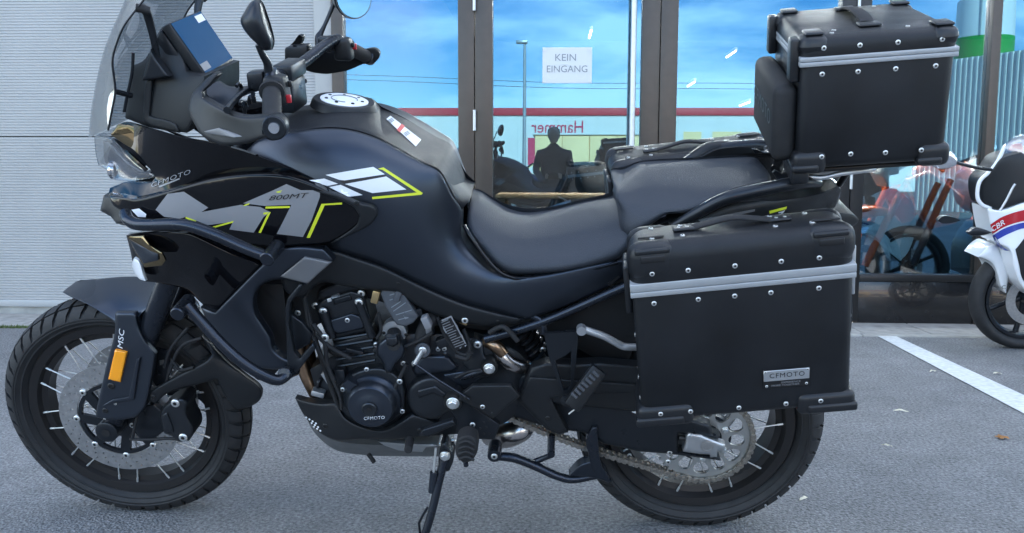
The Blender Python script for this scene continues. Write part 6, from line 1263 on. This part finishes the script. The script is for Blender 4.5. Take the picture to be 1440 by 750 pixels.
# two machines standing inside the showroom window
for i, (px, py, Y, paint, p2, lab) in enumerate(((1204, 400, FY+.60, 'orange', 'orange', 'orange motorcycle standing close behind the right showroom window'), (1335, 400, FY+2.2, 'bikeblue', 'bikeblue', 'blue motorcycle farther back behind the right showroom window'))):
    FR = Frame((0, Y, 0), .05); ox = FR.on(px, py, 0.)[0]
    o = thing('showroom_motorcycle', lab, 'motorcycle', FR, (ox, 0, .02)); BASE[o.name] = np.zeros(3); o.rotation_euler = (.05, 0, .12 if i == 0 else .1)
    parked_bike(o, .31, 1.45, paint, paint, 'adv')
    lpan('front_fender', [(-.30,.58),(-.10,.70),(.12,.72),(.22,.66),(.10,.66),(-.08,.63)], p2, o, .09, edge=.02, back=-.09); lpan('radiator_shroud', [(.20,.92),(.36,.98),(.62,.80),(.58,.62),(.40,.58),(.30,.70)], paint, o, .20, edge=.02, thick=.03, mirror=True)
    lpan('headlight', [(.08,.95,.05),(.14,1.10,.05),(.28,1.10,.09),(.30,.90,.09),(.14,.86,.06)], 'platewhite', o, .08, edge=.02, back=-.08); lpan('windscreen', [(.10,1.10,.05),(.22,1.32,.02),(.28,1.30,.06),(.30,1.10,.10)], 'perspex', o, .05, thick=.004, mirror=True)
for i, (px, Y, mat, lab) in enumerate(((760, FY+3.0, 'dark', 'black motorcycle behind the table inside the glass door'),)):
    FR = Frame((0, Y, 0), .05); ox = FR.on(px, 300, 0.)[0]; o = thing('showroom_motorcycle', lab, 'motorcycle', FR, (ox, 0, .02)); BASE[o.name] = np.zeros(3); o.rotation_euler = (.05, 0, .3); parked_bike(o, .31, 1.45, mat, mat, 'sport')
# ------------------------------------------------------------------ the person taking the picture, mirrored in the door
def skinned(name, verts, edges, radii, mat, parent, sub=2):
    me = bpy.data.meshes.new(name); me.from_pydata([tuple(v) for v in verts], edges, []); o = bpy.data.objects.new(name, me); COL.objects.link(o)
    o.modifiers.new('skin', 'SKIN'); o.modifiers.new('sub', 'SUBSURF').levels = sub
    for i, r in enumerate(radii): sv = me.skin_vertices[0].data[i]; sv.radius = (r, r) if np.isscalar(r) else r; sv.use_root = (i == 0)
    bpy.context.view_layer.update(); m2 = bpy.data.meshes.new_from_object(o.evaluated_get(bpy.context.evaluated_depsgraph_get())); bpy.data.objects.remove(o)
    m2.materials.append(MATS[mat]); m2.shade_smooth(); n = bpy.data.objects.new(name, m2); COL.objects.link(n); n.parent = parent; return n
px0, py0 = CAM[0]+.02, CAM[1]-.52
pe = thing('person', 'person in dark jacket and trousers holding up a phone, mirrored in the glass door', 'person', None, (px0, py0, 0)); hx, hy, hz = CAM-np.array((px0, py0, 0))
V = [(0,0,.84),(0,-.01,1.02),(0,0,1.22),(0,.03,1.33),(0,.05,1.39)]; E_ = [(0,1),(1,2),(2,3),(3,4)]; Rr = [(.16,.12),(.155,.115),(.17,.11),(.085,.075),(.058,.058)]
def limb(root, pts, rads):
    prev = root
    for p, r in zip(pts, rads): V.append(p); Rr.append(r); E_.append((prev, len(V)-1)); prev = len(V)-1
for s in (-1, 1):
    limb(2, [(s*.19,.01,1.25),(s*.24,.06,1.02),(s*.14,hy-.12,hz-.08),(s*.085,hy-.045,hz-.02)], [.06,.052,.042,.030])
    limb(0, [(s*.10,.0,.78),(s*.12,.05,.45),(s*.13,.0,.10),(s*.13,.03,.05),(s*.14,.17,.04)], [.095,.07,.05,.045,.04])
bodyp = skinned('body', V, E_, Rr, 'jacket', pe)
Vh, Fh = rev_geo((0,0,0), [(0,.001)], 3) if False else lathe_geo((0,.075,1.385), (0,.12,1), [(0,.04),(.02,.058),(.06,.074),(.11,.084),(.15,.082),(.18,.066),(.20,.04),(.208,.01)], 24); BASE[pe.name] = np.zeros(3)
hd_ = mk('head', Vh*[.9,1,1], Fh, 'skin', pe); Vn, Fn = hexa(np.array([(-.014,.15,1.475),(.014,.15,1.475),(.014,.185,1.475),(-.014,.185,1.475),(-.008,.155,1.52),(.008,.155,1.52),(.008,.17,1.52),(-.008,.17,1.52)]), .005, 2); mk('nose', Vn, Fn, 'skin', hd_)
Vh, Fh = lathe_geo((0,.06,1.47), (0,-.15,1), [(-.02,.082),(.05,.092),(.09,.086),(.115,.06),(.13,.02)], 24); mk('hair', Vh*[.92,1,1], Fh, 'hair', hd_)
for s in (-1, 1):
    mk('ear', *hexa(np.array([(s*.072,.07,1.46),(s*.082,.07,1.46),(s*.082,.10,1.46),(s*.072,.10,1.46),(s*.072,.07,1.51),(s*.082,.07,1.51),(s*.082,.10,1.51),(s*.072,.10,1.51)]), .004, 2), 'skin', hd_); mk('eye', *lathe_geo((s*.03,.148,1.515), (0,1,0), [(0,.012),(.008,.009),(.010,.002)], 10), 'dark', hd_)
    # hand: palm, four unequal fingers curled round the phone's edge, thumb from the side of the palm
    vs = [(s*.085,hy-.045,hz-.02),(s*.088,hy-.035,hz+.0),(s*.09,hy-.030,hz+.02)]; es = [(0,1),(1,2)]; rs = [.026,.026,.018]
    for q, ln in enumerate((.040,.046,.043,.034)):
        z = hz+.024-.017*q; k = len(vs); vs += [(s*.098,hy-.028,z), (s*(.098-.2*ln),hy-.016,z), (s*(.098-.75*ln),hy-.014,z)]; es += [(1,k),(k,k+1),(k+1,k+2)]; rs += [.009,.0085,.007]
    k = len(vs); vs += [(s*.08,hy-.045,hz+.02),(s*.062,hy-.040,hz+.034)]; es += [(1,k),(k,k+1)]; rs += [.011,.008]
    skinned('hand', vs, es, rs, 'skin', pe, 1)
ph = box('phone', (CAM[0]-.078, CAM[1]-.030, CAM[2]-.037), (CAM[0]+.078, CAM[1]-.021, CAM[2]+.037), 'gloss', None, .003, 2); tag(ph, 'black phone held level in both hands of the person', 'phone')
